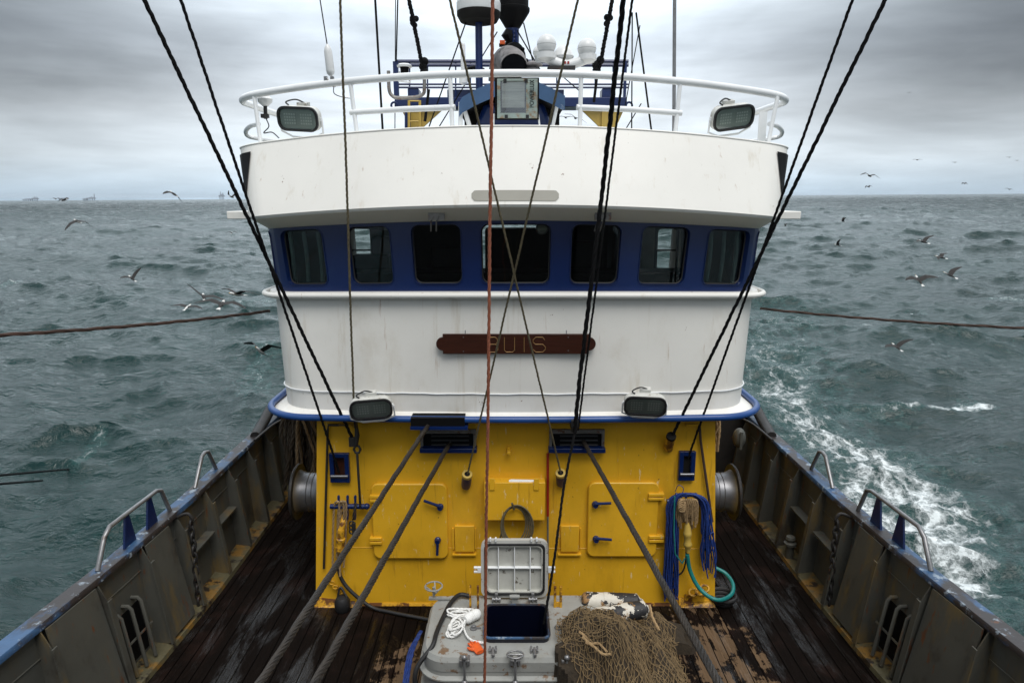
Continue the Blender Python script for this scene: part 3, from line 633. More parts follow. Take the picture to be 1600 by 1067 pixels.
# window band in panels, each panel with one rounded opening
WIN = [(445, 508, 360, 446), (547, 612, 353, 443), (645, 721, 349, 440), (752, 860, 346, 443), (892, 968, 349, 440), (1000, 1073, 353, 443), (1102, 1165, 358, 446)]
MIDL = lerp(B0, B1, .5)
wins = []
for (x0, x1, y0, y1) in WIN: wins.append((spx(MIDL, x0), spx(MIDL, x1)))
wins = [(-.992, -.945), (-.93, -.88), (-.855, -.785)]+wins+[(.785, .855), (.88, .93), (.945, .992)]
bounds = [-1.0]+[(wins[i][1]+wins[i+1][0])/2 for i in range(len(wins)-1)]+[1.0]
def bp(s, v, off=0):
    L = lerp(B0, B1, v); p = opt(L, s)
    if off:
        d = opt(L, s+.006)-opt(L, s-.006); n_ = d.cross(opt(B1, s)-opt(B0, s)).normalized(); p = p+n_*off
    return p
band = MB(); NV = 10
for i, (a, b) in enumerate(wins):
    lo, hi = bounds[i], bounds[i+1]; v0, v1 = .105, .955
    wl = (bp(b, .5)-bp(a, .5)).length; hh = .62*(v1-v0)/.85; rs_ = .075/wl*(b-a); rv = .075/.68
    hole = []; outer = []
    n = 6
    for (cs, cv, a0) in ((b-rs_, v0+rv, -90), (b-rs_, v1-rv, 0), (a+rs_, v1-rv, 90), (a+rs_, v0+rv, 180)):
        for k in range(n+1):
            an = R(a0+90*k/n); hole.append((cs+rs_*math.cos(an), cv+rv*math.sin(an)))
    # extra points along the horizontal edges follow the curve
    full = []
    for k in range(len(hole)):
        p, p2 = hole[k], hole[(k+1) % len(hole)]; full.append(p)
        if abs(p2[0]-p[0]) > rs_*1.2:
            for j in range(1, 6): full.append((p[0]+(p2[0]-p[0])*j/6, p[1]))
    hole = full; cs, cv = (a+b)/2, (v0+v1)/2
    for (s_, v_) in hole:
        ds, dv = s_-cs, v_-cv
        kx = ((hi-cs)/ds if ds > 0 else (lo-cs)/ds) if abs(ds) > 1e-9 else 1e9; kv = ((1-cv)/dv if dv > 0 else (0-cv)/dv) if abs(dv) > 1e-9 else 1e9
        k = min(kx, kv); outer.append([cs+ds*k, cv+dv*k])
    for cs2, cv2 in ((lo, 0), (hi, 0), (hi, 1), (lo, 1)):      # snap nearest sample to each corner
        j = min(range(len(outer)), key=lambda j: ((outer[j][0]-cs2)/(hi-lo))**2+(outer[j][1]-cv2)**2); outer[j] = [cs2, cv2]
    n = len(hole)
    ring = lambda f, off: [bp(o_[0]*(1-f)+h_[0]*f, o_[1]*(1-f)+h_[1]*f, off) for o_, h_ in zip(outer, hole)]
    vs = ring(0, 0)+ring(.5, 0)+ring(.93, 0)+ring(.95, .012)+ring(1, .012)+ring(1, -.07)
    band.add(vs, [(r_*n+j, r_*n+(j+1) % n, (r_+1)*n+(j+1) % n, (r_+1)*n+j) for r_ in range(5) for j in range(n)])
    gp = [bp(h_[0], h_[1], -.055) for h_ in hole]; c = bp(cs, cv, -.055)
    wq = MB(); 
    wq.tube([bp(cs+(h_[0]-cs)*.985, cv+(h_[1]-cv)*.985, -.045) for h_ in hole], .009, 6, closed=True)
    wo_ = wq.build('window', 'black_rubber', wh)
    gq = MB(); gq.add(gp+[c], [(j, (j+1) % n, n) for j in range(n)]); gq.build('pane', 'window_glass', wo_)
band.build('window_band', 'blue_paint', wh, angle=30)
# aft wall of the cabin with two windows that look out astern
YB = 9.6
def panel_hole(q, x0, x1, z0, z1, hx0, hx1, hz0, hz1, r, Y, t=.05):
    hole = rrect(hx0, hx1, hz0, hz1, r, 5); cx, cz = (hx0+hx1)/2, (hz0+hz1)/2; outer = []
    for (x, z) in hole:
        dx, dz = x-cx, z-cz; kx = ((x1-cx)/dx if dx > 0 else (x0-cx)/dx) if abs(dx) > 1e-9 else 1e9; kz = ((z1-cz)/dz if dz > 0 else (z0-cz)/dz) if abs(dz) > 1e-9 else 1e9
        k = min(kx, kz); outer.append([cx+dx*k, cz+dz*k])
    for a in ((x0, z0), (x1, z0), (x1, z1), (x0, z1)):
        j = min(range(len(outer)), key=lambda j: (outer[j][0]-a[0])**2+(outer[j][1]-a[1])**2); outer[j] = list(a)
    n = len(hole); vs = [(x, Y, z) for x, z in outer]+[(x, Y, z) for x, z in hole]+[(x, Y+t, z) for x, z in hole]
    q.add(vs, [(r_*n+j, r_*n+(j+1) % n, (r_+1)*n+(j+1) % n, (r_+1)*n+j) for r_ in range(2) for j in range(n)]); return hole
q = MB()
for (x0, x1, a0, a1) in ((-2.6, CX, 545, 579), (CX, 2.65, 1026, 1058)):
    A = P(a0, 424, YB); B = P(a1, 358, YB)
    panel_hole(q, x0, x1, 2.9, 4.35, A.x, B.x, A.z, B.z, .05, YB)
    q.box((A.x-.02, YB+.02, (A.z+B.z)/2-.012), (B.x+.02, YB+.04, (A.z+B.z)/2+.012))
q.build('aft_wall', 'interior', wh)
q = MB()
for (px, w_) in ((452, .03), (474, .03), (496, .03), (1112, .03), (1132, .03), (1152, .03)):
    a = P(px, 362, 7.0+abs(px-800)*0); b = P(px+ (8 if px < 800 else -8), 440, 7.0); q.tube(spline([a, a.lerp(b, .5)+Vector((.01, 0, 0)), b]), w_*.7, 8)
q.build('curtain', 'curtain', wh)
for sg in (-1, 1):
    q = MB(); ss_ = [sg*(.775+.0225*i) for i in range(11)]; vs = []
    for L in (lv(3.2, 6.80, 2.36, .34, .4, 0), lv(4.23, 6.80, 2.40, .34, .4, 0)): vs += [opt(L, s_) for s_ in ss_]
    n = len(ss_); q.add(vs, [(i, i+1, n+i+1, n+i) for i in range(n-1)]); q.build('side_blind', 'interior', wh)
q = MB()   # console, chairs and instruments, dim shapes behind the glass
q.box((-2.0, 7.25, 3.17), (2.0, 7.7, 3.62)); q.box((-.9, 7.6, 3.62), (-.45, 7.75, 3.86)); q.box((.55, 7.6, 3.62), (1.0, 7.75, 3.92)); q.box((-1.75, 7.5, 3.62), (-1.35, 7.7, 3.78))
q.box((1.15, 7.9, 3.17), (1.5, 8.3, 4.1)); q.box((-1.62, 7.9, 3.17), (-1.3, 8.2, 3.95)); q.box((-.35, 8.9, 3.17), (.8, 9.3, 4.0))
q.build('console', 'dark_panel', wh, bevel=.02)
q = MB()
for (xa, ya, xb, yb) in ((581, 440, 612, 360), (548, 440, 575, 427), (1000, 440, 1024, 356), (1060, 440, 1071, 358)): A = P(xa, ya, 9.5); B = P(xb, yb, 9.5); q.box((A.x, 9.5, A.z), (B.x, 9.58, B.z))
q.build('cabin_locker', 'cabin_panel', wh)
q = MB(); q.box((.12, 9.2, 3.65), (.55, 9.22, 4.0)); q.box((-.72, 9.3, 3.66), (-.5, 9.32, 3.84)); q.box((-.72, 9.3, 3.9), (-.5, 9.32, 4.05)); q.build('instrument_screen', 'interior', wh)
q = MB()   # round brass clear-view lamp under the ceiling
c = P(847, 357, 6.85); q.lathe(c, (0, 1, 0), [(.062, 0), (.062, .05)], 20); q.build('ceiling_lamp', 'strip_metal', wh)
q = MB(); q.lathe(c-Vector((0, .004, 0)), (0, 1, 0), [(.045, 0), (.05, .006)], 20); q.build('lamp_lens', 'reflector', wh)
q = MB()   # wiper motors under the brow
for px in (682, 942):
    c = P(px, 338, 6.47); q.box(c-Vector((.075, .03, .035)), c+Vector((.075, .03, .035)))
    for dx in (-.02, .03): q.tube([c+Vector((dx, -.03, 0)), c+Vector((dx-.03, -.02, -.05)), c+Vector((dx-.045, .08, -.14))], .008, 6)
q.build('wiper', 'strip_metal', wh)
# black side wedges at the fascia corners, and the brow's outer tips
for sg in (-1, 1):
    q = MB(); nn = 8; vs = []
    for i in range(nn+1):
        v = .90-.80*i/nn
        for k in range(5):
            sa, sb = -spx(lerp(BR2, TOP, v), 394-11*i/nn), .90; s_ = sa+(sb-sa)*k/4; L = lerp(BR2, TOP, v); p = opt(L, sg*s_); d = opt(L, sg*(s_+.006))-opt(L, sg*(s_-.006)); vs.append(p+Vector((sg*.9, -.5, 0))*.014)
    q.add(vs, [(i*5+k, i*5+k+1, (i+1)*5+k+1, (i+1)*5+k) for i in range(nn) for k in range(4)]); q.build('side_opening', 'black', wh)
    a = P(800+sg*420, 335, 7.3); q = MB()
    q.prism([(CX+sg*2.5, 7.15, 4.175), (CX+sg*2.98, 7.2, 4.175), (CX+sg*3.0, 7.9, 4.175), (CX+sg*2.5, 7.9, 4.175)], (0, 0, .08))
    q.prism([(CX+sg*2.5, 7.16, 4.26), (CX+sg*2.72, 7.16, 4.262), (CX+sg*2.6, 7.16, 4.36), (CX+sg*2.5, 7.16, 4.42)], (0, .03, 0)); q.build('brow_tip', 'white_paint', wh, bevel=.008)
# name board
def wallY(z, X=0):
    t = (z-W1['z'])/(WT['z']-W1['z']); L = lerp(W1, WT, t); return L['Yf']+L['bow']*(X/L['W'])**2
bY = wallY(2.95)-.045
a = P(692, 553, bY); b = P(921, 522, bY)
x0, x1, z0, z1 = a.x, b.x, a.z, b.z; zc = (z0+z1)/2; hh = (z1-z0)/2
nb = MB(); poly = []
for i in range(13): an = R(-90+180*i/12); poly.append((x1+.6*hh*math.cos(an)*1.1, zc+.68*hh*math.sin(an)))
left = [(x0-.6*hh*math.cos(R(-90+180*i/12))*1.1, zc-.68*hh*math.sin(R(-90+180*i/12))) for i in range(13)]
full = [(x0, z0), (x1, z0)]+poly+[(x1, z1), (x0, z1)]+left
nb.prism([(x, bY, z) for x, z in full], (0, .03, 0)); nbo = nb.build('name_board', 'wood_varnish', wh, bevel=.004)
nbo['label'] = 'varnished dark wood name board with gold letters BUIS'
q = MB()
def strokes(q, paths, Y, r=.0034):
    for pth in paths: q.tube([P(x, y, Y) for x, y in pth], r, 6)
LY = bY-.003
for letter in ([[(763, 527), (774, 527), (777, 530), (777, 535), (774, 538), (763, 538)], [(774, 538), (778, 541), (778, 547), (774, 550), (763, 550), (763, 527)]],
               [[(788, 527), (788, 547), (791, 550), (801, 550), (804, 547), (804, 527)]], [[(819, 527), (819, 550)]],
               [[(851, 531), (848, 527), (837, 527), (833, 531), (833, 535), (837, 538), (848, 538), (852, 542), (852, 546), (848, 550), (837, 550), (833, 546)]]):
    q = MB(); strokes(q, letter, LY); q.build('letter', 'gold', nbo)

q = MB()
for (px, py) in ((724, 527), (724, 549), (888, 527), (888, 548)): q.lathe(P(px, py, LY), (0, -1, 0), [(.007, -.004), (.006, .003)], 10)
for px in (727, 885): q.tube([P(px, 522, bY+.01), P(px, 516, bY+.02)], .005, 6)
q.build('board_screw', 'bright_steel', nbo)
# cutout in the rim over the upper rope slot
q = MB(); a = P(642, 666, 6.44); b = P(726, 653, 6.44); q.box((a.x, 6.436, a.z), (b.x, 6.60, b.z)); q.build('rim_slot', 'black', wh)
q = MB(); q.box((a.x-.005, 6.42, a.z-.03), (b.x+.03, 6.6, a.z)); q.build('rim_slot_sill', 'blue_paint', wh)

# ------------------------------------------------------------------ yellow deckhouse
YW = 6.77
dh = thing('deckhouse', 'yellow painted steel deckhouse with two rounded hatch doors below the wheelhouse', 'deckhouse', (CX, 9, 0))
TL, TR = P(495, 656, YW), P(1118, 656, YW); BL, BR_ = P(493, 940, YW), P(1117, 946, YW)
def xl(z): return TL.x+(BL.x-TL.x)*(TL.z-z)/(TL.z-0.0)
def xr(z): return TR.x+(BR_.x-TR.x)*(TR.z-z)/(TR.z-0.0)
q = MB(); nx, nz = 28, 12; vs = []
for j in range(nz+1):
    z = 2.2*j/nz
    for i in range(nx+1):
        x = xl(z)+(xr(z)-xl(z))*i/nx; vs.append((x, YW+.004*noise.noise(Vector((x*1.3, 0, z*1.3))), z))
q.add(vs, [(j*(nx+1)+i, j*(nx+1)+i+1, (j+1)*(nx+1)+i+1, (j+1)*(nx+1)+i) for j in range(nz) for i in range(nx)])
for fn, k in ((xl, -1), (xr, 1)):
    q.add([(fn(0), YW, 0), (fn(2.2), YW, 2.2), (fn(2.2), 13, 2.2), (fn(0), 13, 0)], [(0, 1, 2, 3) if k > 0 else (3, 2, 1, 0)])
q.add([(xl(0), 13, 0), (xr(0), 13, 0), (xr(2.2), 13, 2.2), (xl(2.2), 13, 2.2)], [(0, 1, 2, 3)])
q.build('wall', 'yellow_paint', dh)
q = MB(); q.add([(-2.1, 6.8, 2.19), (2.1, 6.8, 2.19), (2.1, 13, 2.19), (-2.1, 13, 2.19)], [(0, 1, 2, 3)]); q.build('house_top', 'dark_panel', dh)
q = MB(); q.tube([P(520, 855, YW), P(800, 856, YW), P(1095, 857, YW)], .004, 5); q.tube([P(545, 662, YW-.0), P(545, 708, YW)], .003, 5); q.tube([P(966, 662, YW), P(966, 752, YW)], .003, 5); q.build('weld_seam', 'yellow_paint', dh)
q = MB()  # rusty foot flange
for (a0, a1) in ((493, 555), (1060, 1116)):
    A = P(a0, 940, YW); B = P(a1, 944, YW); q.hexa([(A.x, YW-.05, 0), (B.x, YW-.05, 0), (B.x, YW, 0), (A.x, YW, 0)], [(A.x, YW-.012, .10), (B.x, YW-.006, .05), (B.x, YW, .05), (A.x, YW, .10)])
q.hexa([(-1.8, YW-.02, 0), (1.9, YW-.02, 0), (1.9, YW, 0), (-1.8, YW, 0)], [(-1.8, YW-.008, .03), (1.9, YW-.008, .03), (1.9, YW, .03), (-1.8, YW, .03)])
q.build('foot_flange', 'yellow_rusty', dh)
def wplate(name, px0, px1, py0, py1, r, d, material, parent, bevel=.008, y0=0.):
    A = P(px0, py1, YW-d); B = P(px1, py0, YW-d); q = MB()
    pl = rrect(A.x, B.x, A.z, B.z, r, 6) if r else [(A.x, A.z), (B.x, A.z), (B.x, B.z), (A.x, B.z)]
    q.prism([(x, YW-d, z) for x, z in pl], (0, d+.001-y0, 0)); return q.build(name, material, parent, bevel=bevel)
def handle(p0, p1, parent):
    a = P(*p0, YW-.09); b = P(*p1, YW-.10); q = MB(); q.lathe(P(*p0, YW-.045), (0, -1, 0), [(.035, -.005), (.035, .02), (.026, .03), (.026, .055)], 16)
    q.tube([a, a.lerp(b, .25), b], .016, 8, rs=[.024, .016, .015]); q.build('handle', 'blue_paint', parent)
dL = wplate('hatch_door', 584, 698, 756, 873, .075, .045, 'yellow_paint', dh, .012)
handle((688, 791), (662, 782), dL); handle((684, 843), (683, 867), dL)
dR = wplate('hatch_door', 917, 1031, 754, 870, .075, .045, 'yellow_paint', dh, .012)
handle((930, 787), (955, 786), dR); handle((931, 841), (956, 843), dR)
for (x0, x1, yc, par) in ((578, 596, 779, dL), (578, 596, 845, dL), (1013, 1038, 776, dR), (1014, 1038, 842, dR)):
    A = P(x0, yc+5, YW-.06); B = P(x1, yc-5, YW-.06); q = MB()
    q.box((A.x, YW-.07, A.z), (B.x, YW-.001, (A.z+B.z)/2-.006)); q.box((A.x, YW-.07, (A.z+B.z)/2+.006), (B.x, YW-.001, B.z)); q.build('hinge', 'yellow_paint', par, bevel=.003)
for (x0, x1) in ((711, 741), (876, 905)):
    o = wplate('access_cover', x0, x1, 822, 862, 0, .03, 'yellow_paint', dh, .004)
    q = MB(); A = P(x0-4, 868, YW-.03); B = P(x1+3, 866, YW-.03); q.box((A.x, YW-.035, A.z), (B.x, YW, B.z))
    for xx in (x0-3, x1+2): A = P(xx-1, 858, YW-.02); B = P(xx+1, 826, YW-.02); q.box((A.x, YW-.02, A.z), (B.x, YW, B.z))
    q.build('cover_guide', 'yellow_paint', o)
cab = wplate('wall_cabinet', 757, 852, 754, 813, 0, .14, 'yellow_paint', dh, .006)
for px in (769, 838):
    A = P(px-4, 766, YW-.155); B = P(px+4, 748, YW-.155); q = MB(); q.box((A.x, YW-.152, A.z), (B.x, YW-.141, B.z)); q.build('latch', 'yellow_paint', cab, bevel=.003)
for (x0, x1) in ((656, 745), (857, 946)):       # rope slots
    o = wplate('rope_slot', x0+3, x1-3, 674, 702, 0, .02, 'black', dh, 0)
    q = MB(); A = P(x0, 707, YW-.09); B = P(x1, 700, YW-.09); q.box((A.x, YW-.11, A.z), (B.x, YW-.001, B.z)); q.build('slot_sill', 'blue_paint', o, bevel=.006)
    q = MB(); A = P(x0+1, 701, YW-.03); B = P(x1-1, 671, YW-.03); C = P(x0, 677, YW-.03)
    q.box((A.x, YW-.04, C.z), (B.x, YW, B.z)); q.box((A.x, YW-.036, A.z), (A.x+.03, YW, C.z)); q.box((B.x-.03, YW-.036, A.z), (B.x, YW, C.z)); q.build('slot_frame', 'strip_metal', o, bevel=.002)
    q = MB()
    for k in range(5): p = P(x0+8+k*(x1-x0-16)/4, 674, YW-.042); q.sphere(p, .008, 8, 6)
    q.build('slot_bolt', 'bright_steel', o)
    q = MB()
    for k in range(3): p0 = P(x0+18, 681+k*7, YW-.022); p1 = P(x1-12, 681+k*7, YW-.022); q.tube([p0, p1], .013, 8)
    q.build('slot_roller', 'black_rubber', o)
for (x0, x1, y0, y1) in ((516, 544, 709, 754), (1060, 1088, 706, 751)):      # framed rope leads
    A = P(x0, y1, YW-.05); B = P(x1, y0, YW-.05); t_ = .045; q = MB()
    q.box((A.x, YW-.05, A.z), (A.x+t_, YW, B.z)); q.box((B.x-t_, YW-.05, A.z), (B.x, YW, B.z)); q.box((A.x+t_, YW-.05, B.z-t_), (B.x-t_, YW, B.z)); q.box((A.x+t_, YW-.05, A.z), (B.x-t_, YW, A.z+t_))
    o = q.build('rope_lead', 'blue_paint', dh, bevel=.004)
    q = MB(); q.box((A.x+t_, YW-.008, A.z+t_), (B.x-t_, YW, B.z-t_)); q.build('lead_backplate', 'wood_varnish' if x0 < 800 else 'dark_panel', o)
    q = MB(); z = A.z+t_+.03; q.tube([(A.x+t_*.3, YW-.06, z), (B.x-t_*.3, YW-.06, z)], .016, 10); q.build('lead_roller', 'bright_steel', o)
for (cx_, cy_, ex, ey) in ((730, 741, 728, 760), (876, 739, 877, 756)):    # tube leads
    a = P(cx_, cy_, YW-.14); b = P(ex, ey, YW-.02); ax_ = (b-a)
    q = MB(); q.lathe(a, ax_, [(.034, .0), (.052, .001), (.052, ax_.length*.8), (.045, ax_.length), (.02, ax_.length+.02)], 18); o = q.build('pipe_lead', 'blue_paint', dh)
    q = MB(); q.lathe(a-ax_.normalized()*.006, ax_, [(.030, .004), (.030, -.002), (.052, -.002), (.056, .012), (.056, .03)], 18); q.build('pipe_collar', 'pale_yellow', o); q = MB(); q.lathe(a-ax_.normalized()*.007, ax_, [(.031, 0), (.031, .002)], 18); q.build('pipe_mouth', 'black', o)
a = P(1049, 681, YW-.16); b = P(1044, 700, YW-.01); q = MB(); q.lathe(a, b-a, [(.03, .004), (.047, 0), (.05, (b-a).length)], 16); o = q.build('pipe_lead', 'yellow_rusty', dh)
q = MB(); q.lathe(a-(b-a).normalized()*.004, b-a, [(.01, 0), (.049, 0), (.051, .03)], 16); q.build('pipe_mouth', 'black', o)
q = MB(); q.lathe(P(795, 704, YW-.02), (0, -1, 0), [(.028, -.01), (.02, .03), (.02, .07), (.01, .075)], 12); q.lathe(P(795, 697, YW), (0, -1, 0), [(.014, 0), (.014, .04)], 10); q.build('wall_lamp', 'yellow_paint', dh)
# conduits
q = MB(); q.tube([P(545, 664, YW-.03), P(513, 664, YW-.03), P(512, 672, YW-.03), P(506, 888, YW-.03)], .013, 8); o = q.build('conduit', 'dark_steel', dh)
q = MB(); q.tube([P(1093, 664, YW-.04), P(1095, 690, YW-.04), P(1113, 815, YW-.04)], .014, 8); q.build('conduit', 'rusty_rope', dh)
q = MB()
for (x, y, l) in ((540, 664, 20), (1082, 664, 14)):
    p = P(x, y, YW-.03); q.box(p-Vector((.07, .01, .012)), p+Vector((.06, .03, .012)))
q.build('pipe_clip', 'yellow_paint', dh)
# warping heads on both sides
for sg, nm in ((-1, 'left'), (1, 'right')):
    xi = xl(.9) if sg < 0 else xr(.9); cz = .95; cy = YW+.75
    t = thing('winch_drum', f'silver spooled winch drum with dark flange on the {nm} side of the yellow deckhouse', 'winch', (xi, cy, cz), 'winch drums beside the deckhouse')
    c = P(470 if sg < 0 else 1137, 768, cy); cz = c.z
    ax_ = (sg, 0, 0); b_ = Vector((xi, cy, cz))
    q = MB(); q.lathe(b_, ax_, [(.20, .08), (.275, .085), (.28, .10), (.275, .115), (.245, .125), (.225, .16), (.222, .20), (.228, .205), (.222, .21), (.222, .26), (.230, .265), (.222, .27), (.225, .33), (.245, .38), (.26, .40)], 36); q.build('drum', 'bright_steel', t)
    q = MB(); q.lathe(b_, ax_, [(.26, .40), (.325, .402), (.33, .42), (.315, .435), (.06, .44), (.05, .46)], 36); q.build('flange', 'dark_steel', t)
    q = MB(); q.box((xi, cy-.22, cz-.04), (xi+sg*.06, cy-.02, cz+.04)); q.box((xi+sg*.04, cy-.24, cz-.12), (xi+sg*.07, cy-.05, cz+.12)); q.tube([b_, b_+Vector((sg*.12, 0, 0))], .06, 14); q.box((xi+sg*.085, cy-.25, cz-.24), (xi+sg*.10, cy-.2, cz+.2)); q.build('bracket', 'bright_blue', t, bevel=.004)
    q = MB(); q.lathe(b_, ax_, [(.27, -.02), (.27, .05), (.25, .06), (.1, .065)], 30); q.build('gear_cover', 'yellow_rusty', t)
# dark gear in the side passages
def hang_net(cx0, cx1, Y, z0, z1, material, name, label, cat, strands, seed, r=.014):
    random.seed(seed); q = MB()
    for k in range(strands):
        x = cx0+(cx1-cx0)*random.random(); y = Y+random.uniform(-.12, .12); top = Vector((x, y, z1-random.random()*.08)); pts = [top]
        for j in range(6): x += random.uniform(-.06, .06); y += random.uniform(-.04, .04); pts.append(Vector((min(max(x, cx0), cx1), y, z1-(z1-z0)*(j+1)/6)))
        q.rope(spline(pts, 5), r*random.uniform(.8, 1.6), 3, step=.03)
    tag(q.build(name, material), label, cat)
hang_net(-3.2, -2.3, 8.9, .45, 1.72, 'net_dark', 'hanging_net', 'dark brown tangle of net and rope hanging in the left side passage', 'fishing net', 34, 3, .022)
hang_net(-2.85, -2.5, 8.6, .7, 1.8, 'brown_rope', 'hanging_rope', 'brown old ropes hanging in front of the net in the left passage', 'rope', 7, 5)
hang_net(2.42, 2.85, 9.0, .95, 2.15, 'tan_rope', 'hanging_net', 'tan net bundle hanging in the right side passage under the overhang', 'fishing net', 30, 8, .014)
q = MB(); c = P(1155, 684, 9.0); q.sphere(c, .13, 14, 10, (.7, .7, 1.1)); q.box(c+Vector((-.02, -.1, -.14)), c+Vector((.02, -.08, .12))); tag(q.build('old_float', 'bulwark_paint', bevel=.004), 'small grubby grey float hanging beside the tan net in the right passage', 'float')

# unseen blocks added behind the camera to cut skylight on the foredeck
blk = thing('light_blocker', 'unseen grey blocks added forward of the open deck to shade it', 'light_blocker', (0, -1, 0))
q = MB(); q.box((-3.9, -6, -3), (3.9, 1.35, 2.5)); q.build('blocker_lower', 'bulwark_paint', blk)
q = MB(); q.box((-3.9, -6, 2.5), (3.9, -1.2, 4.9)); q.build('blocker_upper', 'dark_steel', blk)
# ------------------------------------------------------------------ things hanging on the yellow wall
def top(o, label, cat, group=None): return tag(o, label, cat, group)
rk = thing('belaying_rail', 'dark blue pin rail with three pegs on the left of the yellow wall', 'pin rail', P(545, 791, YW), 'pin rails on the yellow wall')
q = MB(); q.tube([P(516, 791, YW-.09), P(575, 791, YW-.09)], .028, 12); q.tube([P(567, 791, YW-.09), P(567, 791, YW)], .02, 8); q.tube([P(519, 791, YW-.09), P(519, 791, YW)], .02, 8); q.sphere(P(573, 791, YW-.09), .034, 12, 8); q.build('bar', 'blue_paint', rk)
for px in (529, 543, 555):
    q = MB(); q.lathe(P(px, 812, YW-.09), P(px, 774, YW-.09)-P(px, 812, YW-.09), [(.008, 0), (.012, .05), (.014, .16), (.018, .17), (.012, .20), (.015, .265), (.008, .28)], 10); q.build('peg', 'blue_paint', rk)
rk = thing('belaying_rail', 'dark blue pin rail under the blue twine on the right of the yellow wall', 'pin rail', P(1070, 782, YW), 'pin rails on the yellow wall')
q = MB(); q.tube([P(1042, 783, YW-.09), P(1098, 783, YW-.09)], .024, 12); q.tube([P(1095, 783, YW-.09), P(1095, 783, YW)], .02, 8); q.build('bar', 'blue_paint', rk)
for px in (1057, 1072, 1087):
    q = MB(); q.lathe(P(px, 800, YW-.09), P(px, 770, YW-.09)-P(px, 800, YW-.09), [(.008, 0), (.014, .12), (.012, .16), (.016, .21), (.008, .22)], 10); q.build('peg', 'blue_paint', rk)
q = MB()
for (x0, d, yb) in ((523, 3, 885), (530, 2, 870), (534, -2, 900)):
    q.rope(spline([P(x0-3, yb, YW-.06), P(x0-3, 840, YW-.07), P(x0-1, 795, YW-.10), P(x0+3, 783, YW-.13), P(x0+7, 790, YW-.12), P(x0+6, 830, YW-.08), P(x0+3, yb-14, YW-.06)], 8), .013, 3)
top(q.build('rope_hank', 'tan_rope'), 'tan rope hank looped over the left pin rail', 'rope')
q = MB(); q.rope(spline([P(556, 786, YW-.11), P(554, 800, YW-.13), P(552, 812, YW-.12)], 6), .018, 3); q.box(P(553, 826, YW-.12)-Vector((.02, .012, .07)), P(553, 826, YW-.12)+Vector((.02, .012, .07)))
for k in range(3): q.tube([P(550, 818+k*6, YW-.12)+Vector((.028*math.cos(a), 0, .028*math.sin(a))) for a in [i*math.pi/5 for i in range(10)]], .009, 6, closed=True)
top(q.build('lifting_hook', 'dark_steel', bevel=.003), 'dark steel snap hook hanging from the left pin rail', 'hook')
# yellow plugs (hose couplings)
q = MB(); q.tube(spline([P(538, 800, YW-.03), P(536, 815, YW-.09), P(533, 828, YW-.12)], 8), .03, 14); a = P(533, 828, YW-.12); q.lathe(a, P(531, 862, YW-.10)-a, [(.032, -.01), (.036, .01), (.036, .09), (.048, .1), (.048, .13), (.04, .14), (.04, .2), (.045, .21), (.045, .25)], 18); top(q.build('power_plug', 'yellow_rusty'), 'yellow bent plug socket under the left pin rail', 'plug')
q = MB(); a = P(1074, 822, YW-.12); q.lathe(a, P(1075, 868, YW-.12)-a, [(.02, -.04), (.034, 0), (.038, .06), (.044, .07), (.044, .10), (.036, .12), (.036, .18), (.045, .2), (.045, .22), (.03, .24), (.026, .29)], 18); cpl = q.build('hose_coupling', 'pale_yellow')
top(cpl, 'pale yellow coupling at the head of the teal hose', 'hose coupling')
q = MB(); q.tube(spline([P(1074, 866, YW-.12), P(1078, 890, YW-.12), P(1090, 915, YW-.16), P(1108, 932, YW-.22), P(1126, 937, YW-.22), (P(1143, 928, YW-.05)), P(1145, 912, YW+.12), P(1134, 896, YW+.25), P(1116, 886, YW+.3)], 10), .022, 12); top(q.build('teal_hose', 'teal_hose'), 'teal green hose looping from the right of the yellow wall', 'hose')
q = MB(); q.tube(spline([P(1072, 838, YW-.07), P(1071, 880, YW-.05), P(1062, 897, YW-.04), P(1050, 890, YW-.03), P(1047, 850, YW-.04)], 8), .009, 8); top(q.build('thin_cable', 'black_rubber'), 'thin black cable dangling beside the teal hose', 'cable')
# blue twine bundle
random.seed(11); q = MB()
for k in range(85):
    if k < 48: xt, xb, yb = random.uniform(1041, 1060), random.uniform(1038, 1060), random.uniform(905, 940)
    else: xt, xb, yb = random.uniform(1094, 1108), random.uniform(1096, 1118), random.uniform(850, 905)
    y = YW-.05-random.random()*.09; w1_ = random.uniform(-3, 3); w2_ = random.uniform(-3, 3)
    pts = [P(1072+random.uniform(-8, 8), 772+random.uniform(-2, 4), YW-.12), P((xt+1072)/2+w1_*.3, 772+random.random()*5, y), P(xt, 785+random.random()*8, y), P((xt+xb)/2+w1_, 830, y), P(xb+w2_, yb-18, y+.02), P(xb, yb, y+.02)]
    q.tube(spline(pts, 6), random.uniform(.005, .009), 5)
q.tube(spline([P(1055, 768, YW-.1), P(1060, 758, YW-.13), P(1068, 763, YW-.13), P(1064, 776, YW-.12)], 8), .004, 5)
top(q.build('twine_bundle', 'blue_twine'), 'bright blue polypropylene twine draped over the right pin rail', 'twine')
random.seed(12); q = MB()
for k in range(9):
    x0 = 1060+3.0*k; yb = random.uniform(818, 842)-abs(k-5)*3
    q.rope(spline([P(x0-2, yb, YW-.10), P(x0-3, 805, YW-.13), P(x0, 784, YW-.17), P(x0+3, 780, YW-.19), P(x0+6, 790, YW-.18), P(x0+8-k*.4, yb-8, YW-.14)], 7), .013, 3)
for k in range(4): c = P(1065, 786+k*3, YW-.2); q.tube([c+Vector((.035*math.cos(a), .01*math.sin(a*2), .03*math.sin(a))) for a in [i*math.pi/7 for i in range(14)]], .008, 6, closed=True)
top(q.build('rope_hank', 'tan_rope'), 'tan rope hank over the middle of the blue twine', 'rope')
